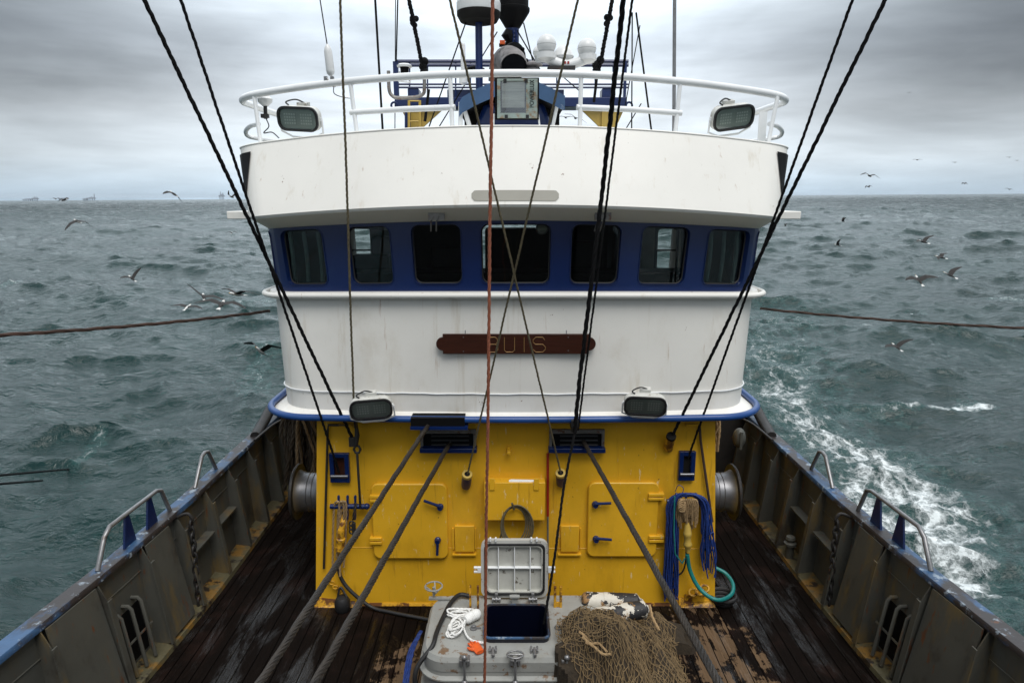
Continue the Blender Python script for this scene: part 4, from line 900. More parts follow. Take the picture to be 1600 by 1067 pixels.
q = MB(); q.rope([P(1054, 775, YW-.19), P(1053, 830, YW-.19), P(1055, 865, YW-.18), P(1066, 880, YW-.16), P(1070, 872, YW-.16)], .008, 3); top(q.build('green_line', 'teal_hose'), 'thin green line hanging among the blue twine', 'line')
# coil on the cabinet hook
q = MB()
for k in range(5):
    c = P(804+k*1.0, 818+k*1.2, YW-.17-k*.008); rx, rz = .12+.012*k, .19+.012*k
    q.tube([c+Vector((rx*math.sin(a), -.01*math.cos(a*2+k), rz*math.cos(a)*(1 if math.cos(a) > 0 else 1.05))) for a in [i*2*math.pi/28 for i in range(28)]], .009, 8, closed=True)
q.tube([P(803, 794, YW-.14), P(803, 795, YW-.22), P(800, 786, YW-.24)], .012, 8)
q.tube(spline([P(788, 800, YW-.17), P(784, 830, YW-.17), P(780, 845, YW-.16)], 6), .009, 8)
top(q.build('coiled_cable', 'olive_rope'), 'coiled brown grey cable on a hook below the yellow cabinet', 'cable')
q = MB(); a = P(795, 752, YW-.1); b = P(845, 753, YW-.1); q.tube(spline([a, a.lerp(b, .3), a.lerp(b, .6), b], 4), .022, 10, rs=[.016]+[.024]*10+[.01]*2); q2 = q.build('rolled_cloth', 'white_rope'); top(q2, 'rolled white cloth lying on top of the yellow wall cabinet', 'cloth')
po = thing('boat_hook', 'red and white thin pole standing against the yellow wall', 'pole', P(856, 870, YW-.04))
q = MB(); q.tube([P(856, 708, YW-.04), P(856, 806, YW-.04)], .014, 8); q.build('red_shaft', 'red_paint', po)
q = MB(); q.tube([P(856, 806, YW-.04), P(856, 905, YW-.04)], .010, 8); q.build('white_shaft', 'grey_steel', po)
q = MB(); q.tube(spline([P(528, 885, YW-.04), P(534, 905, YW-.05), P(550, 925, YW-.08), PZ(580, 948, .05), PZ(610, 956, .03), PZ(640, 962, .03), PZ(672, 968, .03)], 8), .02, 10); top(q.build('black_hose', 'black_rubber'), 'black hose falling from the left corner of the yellow wall to the deck', 'hose')
q = MB(); c = PZ(535, 955, 0); q.lathe((c.x, c.y+.02, 0), (0, 0, 1), [(.07, 0), (.085, .03), (.085, .12), (.06, .16), (.02, .17)], 10); q.tube(spline([(c.x-.05, c.y+.02, .15), (c.x-.02, c.y+.05, .26), (c.x+.05, c.y+.02, .16)], 6), .012, 6); top(q.build('black_weight', 'black_rubber'), 'black rubber weight with a ring at the left foot of the yellow wall', 'weight')
q = MB()
for k in range(5): c = P(512+k*6, 905+k*6, YW-.05); q.tube([c+Vector((.03*math.cos(a), .012*(k % 2), .02*math.sin(a))) for a in [i*math.pi/5 for i in range(10)]], .009, 6, closed=True)
top(q.build('rusty_chain', 'yellow_rusty'), 'short rusty chain with yellow paint at the left foot of the wall', 'chain')
q = MB()
for k in range(3): c = P(1083+k*9, 925-k*3, YW-.08); q.tube([c+Vector((.045*math.cos(a), -.02*(k % 2)+.02*math.sin(a), .03*math.sin(a))) for a in [i*math.pi/6 for i in range(12)]], .014, 6, closed=True)
q.box(P(1070, 940, YW-.03), P(1100, 928, YW)); top(q.build('rusty_shackle', 'yellow_rusty'), 'rusty shackles at the right foot of the yellow wall', 'shackle')
q = MB(); c = PZ(1135, 955, 0); 
for k in range(3): q.tube([Vector((c.x+(.10+.02*k)*math.cos(a), c.y+.15+(.09+.02*k)*math.sin(a), .03+.035*k)) for a in [i*2*math.pi/24 for i in range(24)]], .022, 8, closed=True)
top(q.build('rubber_coil', 'black_rubber'), 'coil of black rubber hose on the deck under the teal hose', 'hose')

# ------------------------------------------------------------------ grey hatch in the foreground
HT = .50
ht = thing('deck_hatch', 'raised grey steel hatch with its square lid open in front of the yellow wall', 'hatch', (.07, 5.7, 0))
x0, x1, y0, y1 = -.80, .96, 5.22, 6.20
def hoop(e, z, r): return [(x, y, z) for x, y in rrect(x0-e, x1+e, y0-e, y1+e, r+e, 7)]
def shell(levels, close=True, inner=None):
    q = MB(); n = len(levels[0]); vs = sum(levels, [])
    q.add(vs, [(i*n+j, i*n+(j+1) % n, (i+1)*n+(j+1) % n, (i+1)*n+j) for i in range(len(levels)-1) for j in range(n)]); return q
q = shell([hoop(.03, 0, .22), hoop(.03, .10, .22), hoop(.02, .105, .22), hoop(0, .13, .22), hoop(0, .27, .22), hoop(.035, .285, .22), hoop(.035, .30, .22), hoop(-.005, .315, .22), hoop(-.005, .36, .22)])
q.build('coaming', 'grey_paint', ht, angle=30)
# lid plate with the rectangular opening
ox0, ox1, oy0, oy1 = PZ(757, 1000, HT).x, PZ(858, 1000, HT).x, PZ(800, 1004, HT).y, PZ(800, 952, HT).y
lid = MB(); hole = rrect(ox0, ox1, oy0, oy1, .06, 7); outr = rrect(x0, x1, y0, y1, .22, 7); n = len(hole)
def dome(x, y, f): return HT-.03*(f)
vs = [(x, y, .36) for x, y in outr]+[(x, y, HT-.05) for x, y in outr]+[(x*.97+.07*.03, (y-5.7)*.96+5.7, HT-.01) for x, y in outr]
vs += [((ox0+ox1)/2+(x-(ox0+ox1)/2)*1.25, (oy0+oy1)/2+(y-(oy0+oy1)/2)*1.2, HT) for x, y in hole]+[(x, y, HT) for x, y in hole]
lid.add(vs, [(i*n+j, i*n+(j+1) % n, (i+1)*n+(j+1) % n, (i+1)*n+j) for i in range(4) for j in range(n)]); lid.build('top_plate', 'grey_paint', ht, angle=25)
q = MB(); vs = [(x, y, HT-.005) for x, y in hole]+[(x, y, HT+.05) for x, y in hole]+[((ox0+ox1)/2+(x-(ox0+ox1)/2)*.95, (oy0+oy1)/2+(y-(oy0+oy1)/2)*.94, HT+.05) for x, y in hole]+[((ox0+ox1)/2+(x-(ox0+ox1)/2)*.95, (oy0+oy1)/2+(y-(oy0+oy1)/2)*.94, -.6) for x, y in hole]
q.add(vs, [(i*n+j, i*n+(j+1) % n, (i+1)*n+(j+1) % n, (i+1)*n+j) for i in range(3) for j in range(n)]+[tuple(3*n+j for j in reversed(range(n)))]); q.build('hatch_trunk', 'navy_inside', ht, angle=30)
q = MB(); q.tube([(x, y, HT+.05) for x, y in rrect(ox0-.003, ox1+.003, oy0-.003, oy1+.003, .06, 7)], .012, 8, closed=True); q.build('blue_rim', 'worn_blue', ht)
# open lid
LYY = 6.10; A = P(752, 933, LYY); B = P(857, 846, LYY); lean = .05
def lp(x, z, d): return (x, LYY+d+lean*(z-A.z), z)
oo = rrect(A.x, B.x, A.z, B.z, .08, 7); i1 = rrect(A.x+.03, B.x-.03, A.z+.03, B.z-.03, .06, 7); i2 = rrect(A.x+.05, B.x-.05, A.z+.05, B.z-.05, .05, 7)
q = MB(); n = len(oo); vs = [lp(x, z, .04) for x, z in oo]+[lp(x, z, -.005) for x, z in oo]+[lp(x, z, -.008) for x, z in i1]
q.add(vs, [(i*n+j, (i+1)*n+j, (i+1)*n+(j+1) % n, i*n+(j+1) % n) for i in range(2) for j in range(n)]); vs = [lp(x, z, .04) for x, z in oo]; q.add(vs, [tuple(range(n))])
lidp = q.build('open_lid', 'lid_paint', ht)
q = MB(); vs = [lp(x, z, -.008) for x, z in i1]+[lp(x, z, -.022) for x, z in rrect(A.x+.035, B.x-.035, A.z+.035, B.z-.035, .058, 7)]+[lp(x, z, -.022) for x, z in rrect(A.x+.046, B.x-.046, A.z+.046, B.z-.046, .052, 7)]+[lp(x, z, 0) for x, z in i2]
q.add(vs, [(i*n+j, (i+1)*n+j, (i+1)*n+(j+1) % n, i*n+(j+1) % n) for i in range(3) for j in range(n)]); q.build('rubber_seal', 'black_rubber', lidp)
q = MB(); vs = [lp(x, z, .0) for x, z in i2]+[lp(x, z, -.012) for x, z in rrect(A.x+.055, B.x-.055, A.z+.055, B.z-.055, .048, 7)]+[lp(x, z, -.012) for x, z in rrect(A.x+.065, B.x-.065, A.z+.065, B.z-.065, .045, 7)]+[lp(x, z, .03) for x, z in rrect(A.x+.067, B.x-.067, A.z+.067, B.z-.067, .044, 7)]
q.add(vs, [(i*n+j, (i+1)*n+j, (i+1)*n+(j+1) % n, i*n+(j+1) % n) for i in range(3) for j in range(n)]+[tuple(3*n+j for j in range(n))]); q.build('inner_panel', 'inner_grey', lidp, angle=30)
q = MB()
for f_ in (.2, .5, .79): x = A.x+.065+(B.x-A.x-.13)*f_; q.hexa([lp(x-.004, A.z+.066, -.008), lp(x+.004, A.z+.066, -.008), lp(x+.004, A.z+.066, .03), lp(x-.004, A.z+.066, .03)], [lp(x-.004, B.z-.066, -.008), lp(x+.004, B.z-.066, -.008), lp(x+.004, B.z-.066, .03), lp(x-.004, B.z-.066, .03)])
z = A.z+.065+(B.z-A.z-.13)*.52; q.hexa([lp(A.x+.066, z-.004, -.006), lp(B.x-.066, z-.004, -.006), lp(B.x-.066, z-.004, .03), lp(A.x+.066, z-.004, .03)], [lp(A.x+.066, z+.004, -.006), lp(B.x-.066, z+.004, -.006), lp(B.x-.066, z+.004, .03), lp(A.x+.066, z+.004, .03)])
q.build('lid_rib', 'white_metal', lidp)
q = MB(); zm = A.z+(B.z-A.z)*.5
for sg, xe in ((-1, A.x), (1, B.x)):
    q.box((xe, LYY-.01, zm-.03), (xe+sg*.035, LYY+.02, zm+.03)); q.box((xe+sg*.035, LYY-.01, zm+.012), (xe+sg*.07, LYY+.02, zm+.03)); q.box((xe+sg*.035, LYY-.01, zm-.03), (xe+sg*.07, LYY+.02, zm-.012))
for x in (A.x+.12, B.x-.14):
    q.box((x-.035, LYY, B.z-.004), (x-.018, LYY+.03, B.z+.035)); q.box((x+.018, LYY, B.z-.004), (x+.035, LYY+.03, B.z+.035))
q.build('lid_lug', 'white_metal', lidp, bevel=.003)
for x in (A.x+.15, B.x-.15):
    q = MB(); z = HT+.03; q.tube([(x-.04, LYY-.05, z), (x+.04, LYY-.05, z)], .014, 10)
    for dx in (-.035, 0, .035): q.lathe((x+dx-.008, LYY-.05, z), (1, 0, 0), [(.024, 0), (.026, .008), (.024, .016)], 12)
    q.box((x-.015, LYY-.05, z), (x+.015, LYY-.01, z+.06)); q.build('lid_hinge', 'grey_steel', ht, bevel=.002)
q = MB(); q.box(((A.x+B.x)/2-.03, 6.02, HT-.01), ((A.x+B.x)/2+.03, 6.06, HT+.08)); q.box(((A.x+B.x)/2-.05, 6.0, HT+.07), ((A.x+B.x)/2+.05, 6.04, HT+.09)); q.build('lid_stop', 'grey_paint', ht, bevel=.004)
# dog clamps round the rim
def clamp(px, py, ring):
    p = PZ(px, py, HT-.02); p = Vector((min(max(p.x, x0), x1), y0-.01, HT-.03)); q = MB()
    q.box(p+Vector((-.045, -.03, -.02)), p+Vector((-.02, .05, .03))); q.box(p+Vector((.02, -.03, -.02)), p+Vector((.045, .05, .03)))
    q.tube([p+Vector((0, -.03, .05)), p+Vector((0, -.04, -.16))], .012, 8); q.sphere(p+Vector((0, -.04, -.18)), .03, 12, 8); q.tube([p+Vector((-.045, -.01, .01)), p+Vector((.045, -.01, .01))], .01, 8)
    if ring:
        q.tube([p+Vector((.07*math.cos(a), -.01+.05*math.sin(a), .075)) for a in [i*math.pi/10 for i in range(20)]], .009, 6, closed=True); q.tube([p+Vector((-.07, -.01, .075)), p+Vector((.07, -.01, .075))], .007, 6)
    else: q.sphere(p+Vector((0, -.03, .06)), .025, 10, 6)
    q.build('clamp', 'grey_steel', ht, bevel=.003)
clamp(727, 1022, False); clamp(805, 1020, True); clamp(884, 1020, False)
for (px, py) in ((770, 1020), (835, 1020)):
    p = PZ(px, py, HT); q = MB(); q.box(p+Vector((-.035, 0, 0)), p+Vector((-.018, .06, .03))); q.box(p+Vector((.018, 0, 0)), p+Vector((.035, .06, .03))); q.tube([p+Vector((-.03, .03, .02)), p+Vector((.03, .03, .02))], .008, 6); q.tube([p+Vector((0, .04, .02)), p+Vector((.005, -.06, .015))], .014, 8); q.build('lid_catch', 'grey_steel', ht, bevel=.002)
for (px, py) in ((740, 982), (872, 981)):
    p = PZ(px, py, HT); q = MB(); q.lathe(p, (0, 0, 1), [(.035, -.002), (.035, .012), (.02, .016), (.02, .035), (.012, .04)], 8); q.box(p+Vector((.02, -.008, .002)), p+Vector((.07, .008, .012))); q.build('deck_bolt', 'grey_steel', ht)
p = PZ(678, 930, HT+.04); q = MB()
for dz, rr_ in ((.10, .085),): 
    q.tube([p+Vector((rr_*math.cos(a), rr_*math.sin(a), dz)) for a in [i*math.pi/10 for i in range(20)]], .008, 6, closed=True)
    for a in range(4): q.tube([p+Vector((rr_*math.cos(a*1.57), rr_*math.sin(a*1.57), dz)), p+Vector((.015, 0, .02))], .007, 6)
q.tube([p, p+Vector((0, 0, .09))], .014, 8); q.box(p+Vector((-.05, -.02, -.04)), p+Vector((.16, .02, -.02))); q.build('handwheel', 'grey_paint', ht)
q = MB()
for px in (735, 747): a = PZ(px, 950, HT); q.box(a-Vector((.010, .01, .01)), a+Vector((.010, .015, .24)))
q.build('rack_bracket', 'yellow_rusty', ht, bevel=.002)
q = MB()
for px in (867, 876): a = PZ(px, 948, HT); q.box(a-Vector((.012, .01, .01)), a+Vector((.012, .02, .22)))
a = PZ(871, 948, HT); q.box(a+Vector((-.03, 0, .0)), a+Vector((.04, .015, .05))); q.build('rack_bracket', 'yellow_rusty', ht, bevel=.002)

# things lying on the hatch
q = MB(); random.seed(4)
def loops(q, c, n, rx, ry, r, z, rot=0):
    for k in range(n):
        a0 = rot+random.uniform(-.4, .4); ex = rx*random.uniform(.7, 1.1); ey = ry*random.uniform(.8, 1.1); cc = c+Vector((random.uniform(-.02, .02), random.uniform(-.02, .02), 0)); pts = []
        for i in range(24): a = 2*math.pi*i/24; u, v = ex*math.cos(a), ey*math.sin(a); pts.append(cc+Vector((u*math.cos(a0)-v*math.sin(a0), u*math.sin(a0)+v*math.cos(a0), z+.012*k+.01*math.sin(a*2+k))))
        q.rope(pts+[pts[0]], r, 3)
loops(q, PZ(712, 984, HT), 5, .055, .12, .0095, .015, -.3); loops(q, PZ(717, 962, HT), 3, .12, .05, .0095, .02, .2)
q.rope(spline([PZ(722, 970, HT+.03), PZ(728, 990, HT+.03), PZ(738, 1000, HT+.03), PZ(756, 1004, HT+.03)], 8), .010, 3)
top(q.build('rope_coil', 'white_rope'), 'tangled coil of thin white rope on the left of the grey hatch', 'rope')
q = MB(); a = PZ(727, 968, HT+.06); b = PZ(752, 955, HT+.06); q.lathe(a, b-a, [(.015, 0), (.03, -.002), (.045, .015), (.05, .04), (.044, .05), (.051, .06), (.044, .07), (.051, .08), (.044, .09), (.05, .10), (.051, .13), (.04, .16), (.02, .175)], 20)
o = q.build('rope_float', 'white_rope'); top(o, 'small white ribbed float beside the white rope coil', 'float')
# orange glove: palm and five fingers
gl = MB(); g0 = PZ(744, 1010, HT+.02)
def gp(x, y, z=0): 
    a = R(28); return g0+Vector((x*math.cos(a)-y*math.sin(a), x*math.sin(a)+y*math.cos(a), z))
gl.tube([gp(0, -.085), gp(0, -.05), gp(0, 0), gp(0, .03)], .03, 12, rs=[.040, .042, .046, .036])
gl.v = [(v[0], v[1], g0.z+(v[2]-g0.z)*.42) for v in gl.v]
for i, (fx, ln) in enumerate(((-.034, .055), (-.012, .068), (.011, .063), (.032, .05))): gl.tube([gp(fx, .02), gp(fx*1.15, .02+ln*.5, .008), gp(fx*1.25, .02+ln, -.002)], .011, 8, rs=[.012, .012, .008])
gl.tube([gp(-.035, -.03), gp(-.066, -.005, .005), gp(-.072, .022)], .012, 8, rs=[.014, .013, .009])
top(gl.build('glove', 'orange_glove'), 'orange rubber work glove lying beside the open hatch', 'glove')
q = MB(); q.tube(spline([PZ(735, 931, HT+.03), PZ(718, 929, HT+.04), PZ(704, 942, HT+.04), PZ(692, 965, HT+.03), PZ(682, 988, HT+.03), PZ(675, 1010, HT+.0), Vector((-.84, 5.25, .35)), Vector((-.84, 5.15, .1)), Vector((-.86, 4.8, .03))], 9), .021, 12); top(q.build('black_hose', 'black_rubber'), 'thick black hose lying over the left end of the grey hatch', 'hose')
q = MB()
for k in range(3): dx = -.02+.018*k; q.rope(spline([PZ(657+k, 985, .45), Vector((-.93+dx, 5.55, .3)), Vector((-.95+dx, 5.3, .12)), Vector((-.93+dx, 4.9, .02))], 6), .012, 3)
top(q.build('blue_rope', 'blue_twine'), 'blue ropes hanging off the left end of the grey hatch', 'rope')
# two floats with peeling black and white paint
for (pa, pb, rr_, zz, lb) in (((912, 938), (1000, 941), .085, .50, 'far white and black float with peeling paint, nearest the yellow wall'), ((930, 964), (1010, 951), .085, .56, 'near white and black float with peeling paint, touching the fishing net')):
    a = PZ(*pa, zz); b = PZ(*pb, zz); L_ = (b-a).length; q = MB()
    q.lathe(a, b-a, [(.03, -.02), (.05, -.02), (rr_*.9, .0), (rr_, .03), (rr_*.97, L_*.35), (rr_*1.02, L_*.36), (rr_, L_*.62), (rr_*1.02, L_*.63), (rr_*.97, L_*.95), (rr_*.5, L_), (.03, L_+.03)], 26)
    top(q.build('net_float', 'float_paint'), lb, 'float', 'peeling floats by the hatch')

# ------------------------------------------------------------------ fishing net pile
def fbm(x, y, s, o=3): return noise.fractal(Vector((x*s, y*s, 7.3)), .6, 2.1, o)
def netz(x, y):
    base = HT+.02 if x < .92 else HT+.02-(HT-.0)*min(1, max(0, (x-.92)/.32))**.8
    if x > .92: base = max(base, .04)
    e1 = math.exp(-(((x-.66)/.34)**2+((y-5.45)/.28)**2)*1.3)*.13
    e2 = math.exp(-(((x-1.22)/.32)**2+((y-5.62)/.34)**2)*1.3)*.33
    e3 = math.exp(-(((x-1.45)/.30)**2+((y-6.1)/.24)**2)*1.3)*.22
    e4 = math.exp(-(((x-.98)/.28)**2+((y-5.15)/.26)**2)*1.3)*.25
    fold = .085*abs(math.sin(6.0*(x*.8+y*.55)+3.5*fbm(x, y, 1.4)))+.06*fbm(x, y, 3.5)
    if y < 5.25: base *= max(0, 1-(5.25-y)/.42)**.8
    return max(base, .03)+e1+e2+e3+e4+fold*.9
def inside(x, y, thr=1.0):
    d = min(((x-.86)/.53)**2+((y-5.32)/.46)**2, ((x-1.24)/.42)**2+((y-5.62)/.46)**2, ((x-1.50)/.38)**2+((y-6.12)/.26)**2, ((x-1.0)/.5)**2+((y-5.1)/.4)**2)
    return d < thr+.25*fbm(x, y, 5)
nt_ = thing('fishing_net', 'heaped brown knotted fishing net spilling over the right end of the hatch', 'fishing net', (1.0, 5.5, 0))
q = MB(); nx, ny = 70, 70; idx = {}; vs = []
for j in range(ny+1):
    for i in range(nx+1):
        x = .2+1.75*i/nx; y = 4.7+1.75*j/ny; idx[i, j] = len(vs); z = netz(x, y)-.012
        ins = inside(x, y, .80)
        vs.append((x, y, z if ins else -.05))
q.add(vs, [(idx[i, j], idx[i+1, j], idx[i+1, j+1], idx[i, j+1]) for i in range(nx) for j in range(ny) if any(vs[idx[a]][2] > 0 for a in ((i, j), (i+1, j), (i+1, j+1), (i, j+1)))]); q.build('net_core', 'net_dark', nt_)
random.seed(21)
for layer, (ang_, dz, cell) in enumerate(((.35, .006, .031), (.75, -.004, .034))):
    q = MB(); c_, s_ = math.cos(ang_), math.sin(ang_); nn = int(2.2/cell); nodes = {}
    for i in range(-nn//2, nn//2):
        for j in range(-nn//2, nn//2):
            if (i+j) % 2: continue
            u = i*cell*.62; v = j*cell
            wx = .08*fbm(u*3+layer*5, v*3, 1.); wy = .08*fbm(u*3+9, v*3+layer*3, 1.)
            x = 1.05+c_*u-s_*v+wx+random.uniform(-.005, .005); y = 5.58+s_*u+c_*v+wy+random.uniform(-.005, .005)
            if .15 < x < 2.0 and 4.65 < y < 6.5 and inside(x, y): nodes[i, j] = Vector((x, y, netz(x, y)+dz+.012*fbm(x+layer, y, 9)+random.uniform(-.003, .003)))
    for (i, j), p in nodes.items():
        for d in ((1, 1), (1, -1)):
            q2_ = nodes.get((i+d[0], j+d[1]))
            if q2_ is not None and (q2_-p).length < .16:
                t_ = (q2_-p); a1 = t_.cross(Vector((0, 0, 1)))
                if a1.length < 1e-5: continue
                a1 = a1.normalized()*.0032; a2 = t_.cross(a1).normalized()*.0032; mid = (p+q2_)/2-Vector((0, 0, .004))
                vs = []
                for c in (p, mid, q2_): vs += [c+a1, c-a1*.5+a2*.87, c-a1*.5-a2*.87]
                q.add(vs, [(0, 1, 4, 3), (1, 2, 5, 4), (2, 0, 3, 5), (3, 4, 7, 6), (4, 5, 8, 7), (5, 3, 6, 8)])
    q.build('mesh_layer', 'net_twine', nt_, smooth=False)
q = MB(); random.seed(5)
for k in range(3):
    pts = [PZ(905+k*5+i*13, 985+k*7+i*9+random.uniform(-5, 5), HT+.20-.03*i+.02*k) for i in range(4)]; q.rope(spline(pts, 6), .012, 3)
q.rope(spline([PZ(1015, 945, .7), PZ(1020, 965, .66), PZ(1030, 985, .6)], 6), .014, 3)
q.build('head_rope', 'tan_rope', nt_)

# ------------------------------------------------------------------ ropes and wires of the rigging
def line(px0, py0, Y0, px1, py1, Y1, ext=0, sag=0):
    a = P(px0, py0, Y0); b = P(px1, py1, Y1); a2 = a+(a-b)*ext
    n = 24; out = []
    for i in range(n+1):
        t = i/n; p = a2.lerp(b, t); e_ = min(t, 1-t, .1)*10; p += Vector((noise.noise(p*1.7), noise.noise(p*1.7+Vector((5, 0, 0))), 0))*.003*e_; out.append(p)
    return out
ROPES = [
 ('mast_stay', 'black_rope', .021, (225, 0, 5.3), (553, 690, YW-.12), .7, 'thick black stay crossing the left side of the wheelhouse to the hook block'),
 ('mast_stay', 'black_rope', .016, (282, 0, 5.3), (530, 738, YW-.03), .7, 'thinner black line running into the blue frame on the left of the yellow wall'),
 ('hoist_wire', 'olive_rope', .014, (532, 0, 6.0), (554, 668, YW-.14), .6, 'near vertical dark line ending at the shackle on the left of the yellow wall'),
 ('control_line', 'olive_rope', .0125, (703, 0, 5.4), (877, 742, YW-.13), .6, 'olive rope slanting from top left down to the right pipe lead'),
 ('hoist_rope', 'red_rope', .0135, (770, 0, 4.2), (757, 1068, 4.35), .6, 'reddish brown twisted rope hanging vertically before the name board'),
 ('control_line', 'olive_rope', .0125, (903, 0, 5.4), (730, 743, YW-.13), .6, 'olive rope slanting from top right down to the left pipe lead'),
 ('hoist_rope', 'black_rope', .013, (988, 0, 5.4), (903, 672, 6.45), .6, 'thinner black rope running beside the thick black rope over the wheelhouse'),
 ('mast_stay', 'black_rope', .020, (1383, 0, 5.3), (1051, 680, YW-.15), .7, 'thick black stay crossing the right side of the wheelhouse into the rusty pipe'),
 ('mast_stay', 'black_rope', .015, (1332, 0, 5.3), (1075, 716, YW-.03), .7, 'thinner black line running into the blue frame on the right of the yellow wall'),
]
for nm, m_n, r_, a, b, ext, lb in ROPES:
    q = MB(); q.rope(line(*a, *b, ext), r_*.88, 3, step=r_*2.0, pitch=(.16 if m_n == 'red_rope' else None)); top(q.build(nm, m_n), lb, 'rope', 'rigging lines before the wheelhouse')
q = MB(); q.rope([P(974, 0, 5.4)+(P(974, 0, 5.4)-P(935, 340, 6.2))*.9, P(974, 0, 5.4), P(941, 300, 6.1), P(905, 600, 6.3), P(898, 676, 6.38)], .023, 3, step=.04); q.rope([P(898, 676, 6.38), P(881, 760, 6.2), P(868, 860, 5.95), P(858, 925, 5.85), Vector(PZ(850, 975, .45))], .015, 3, step=.035); top(q.build('hoist_rope', 'black_rope'), 'thick black rope from top centre down into the open hatch', 'rope', 'rigging lines before the wheelhouse')
q = MB(); c = P(898, 662, 6.40); q.box(c-Vector((.035, .02, .04)), c+Vector((.035, .02, .04))); q.box(c+Vector((-.03, 0, -.09)), c+Vector((-.018, .3, -.02))); top(q.build('fairlead_block', 'black_rubber', bevel=.008), 'black block where the thick rope passes the blue rim', 'block')
q = MB(); k = P(550, 690, YW-.13); q.box(k+Vector((-.03, -.02, -.05)), k+Vector((.03, .02, .05))); q.tube([P(556, 660, YW-.14), P(558, 680, YW-.14), P(556, 697, YW-.14)], .02, 8, rs=[.015, .028, .02])
q.tube([P(558, 702, YW-.13)+Vector((.035*math.cos(a), 0, .042*math.sin(a))) for a in [i*math.pi/3 for i in range(6)]], .014, 8, closed=True); q.tube([P(558, 708, YW-.13), P(563, 792, YW-.11)], .014, 8); q.tube(spline([P(556, 640, YW-.3), P(555, 650, YW-.25), P(556, 668, YW-.15)], 4), .02, 8)
top(q.build('turnbuckle', 'dark_steel', bevel=.006), 'dark hook block and rusty rod above the left pin rail', 'turnbuckle')
# trawl warps
def warp(pa, Ya, pb, db, r_, label, nend=None):
    a = P(*pa, Ya); d = ray(*pb); b = Vector((d[0], d[1], d[2]))*(db/F)+Vector((0, 0, CAMZ)); dirv = b-a; b2 = b+dirv*(.12)
    q = MB(); q.rope([a, b, b2] if nend is None else [a, b], r_, 6, pitch=r_*11, step=r_*1.0, n=6); top(q.build('trawl_warp', 'wire_rope'), label, 'wire rope', 'trawl warps')
warp((672, 660), 6.55, (400, 1075), 3.25, .0225, 'grey steel wire warp from the slot in the blue rim to the lower left')
warp((703, 692), YW-.05, (487, 1075), 3.3, .0235, 'grey steel wire warp from the left rope slot down to the deck')
warp((912, 690), YW-.05, (1128, 1075), 3.4, .0235, 'grey steel wire warp from the right rope slot down past the net')
# ropes out to the derricks on both sides
for (pa, Ya, pb, Yb, r_, lb) in (((421, 486, ), 7.9, (-60, 527), 5.2, .018, 'brown twisted rope reaching out left from the wheelhouse side over the sea'), ((1188, 482), 7.9, (1680, 516), 6.5, .015, 'brown twisted rope reaching out right from the wheelhouse side over the sea')):
    a = P(*pa, Ya); b = P(*pb, Yb); q = MB(); pts = []
    for i in range(71): t_ = i/40; p = a+(b-a)*t_; p.z -= .03*4*t_*(1-t_) if t_ < 1 else 0; p.z += .0025*math.sin(i*1.3); pts.append(p)
    q.rope(pts, r_, 3, pitch=.5, step=.04); top(q.build('derrick_rope', 'rusty_rope'), lb, 'rope', 'ropes over the sea')
for (p0, p1, lb) in (((-40, 746), (107, 733), 'upper thin dark line entering the water on the left'), ((-40, 759), (64, 751), 'lower thin dark line entering the water on the left')):
    b = PZ(*p1, SEA-.05); a = P(*p0, 9.0); q = MB(); q.tube([a+(a-b)*.5, b, b+(b-a)*.03], .022, 6); top(q.build('towing_line', 'black_rope'), lb, 'rope', 'lines in the water')

# ------------------------------------------------------------------ roof rail
hr = thing('roof_railing', 'white tubular railing curving round the wheelhouse roof', 'railing', (CX, 8, 4.9))
RL = lv(5.53, 6.75, 2.86, .55, .5, .15, 9.4)
q = MB(); q.tube([opt(RL, s) for s in SS if abs(s) <= 1.0], .036, 12); q.build('top_rail', 'white_metal', hr)
def railY(px, L=RL): return opt(L, spx(L, px)).y
for (x0, y0, x1, y1) in ((547, 127, 558, 205), (703, 118, 707, 198), (908, 119, 906, 198), (1063, 127, 1055, 204), (397, 150, 408, 224), (1215, 152, 1200, 220)):
    Y = railY(max(min(x0, 1205), 400)); q = MB(); b_ = P(x1, y1+6, Y-.06); q.tube([P(x0, y0, Y), b_], .021, 8); q.build('post', 'white_metal', hr)
for (x0, y0, x1, y1, xm, ym) in ((547, 176, 711, 168, 630, 171), (901, 168, 1065, 177, 980, 171)):
    Ya = railY(x0)-.03; Yb_ = railY(x1)-.03; q = MB(); q.tube([P(x0, y0, Ya), P(xm, ym, (Ya+Yb_)/2-.0), P(x1, y1, Yb_)], .028, 10); q.build('mid_rail', 'white_metal', hr)
for sg in (-1, 1):
    X_ = lambda px: 800+sg*(800-px)+6*(sg > 0)
    q = MB(); q.tube(spline([P(X_(404), 194, 7.35), P(X_(392), 197, 7.5), P(X_(384), 205, 7.9), P(X_(388), 213, 8.2), P(X_(405), 217, 8.3), P(X_(440), 222, 9.0)], 8), .024, 10); q.build('side_loop', 'white_metal', hr)
q = MB(); a = P(1194, 175, 7.5); q.box((a.x-.05, 7.48, 4.75), (a.x+.03, 7.5, a.z)); q.build('post_plate', 'white_metal', hr)
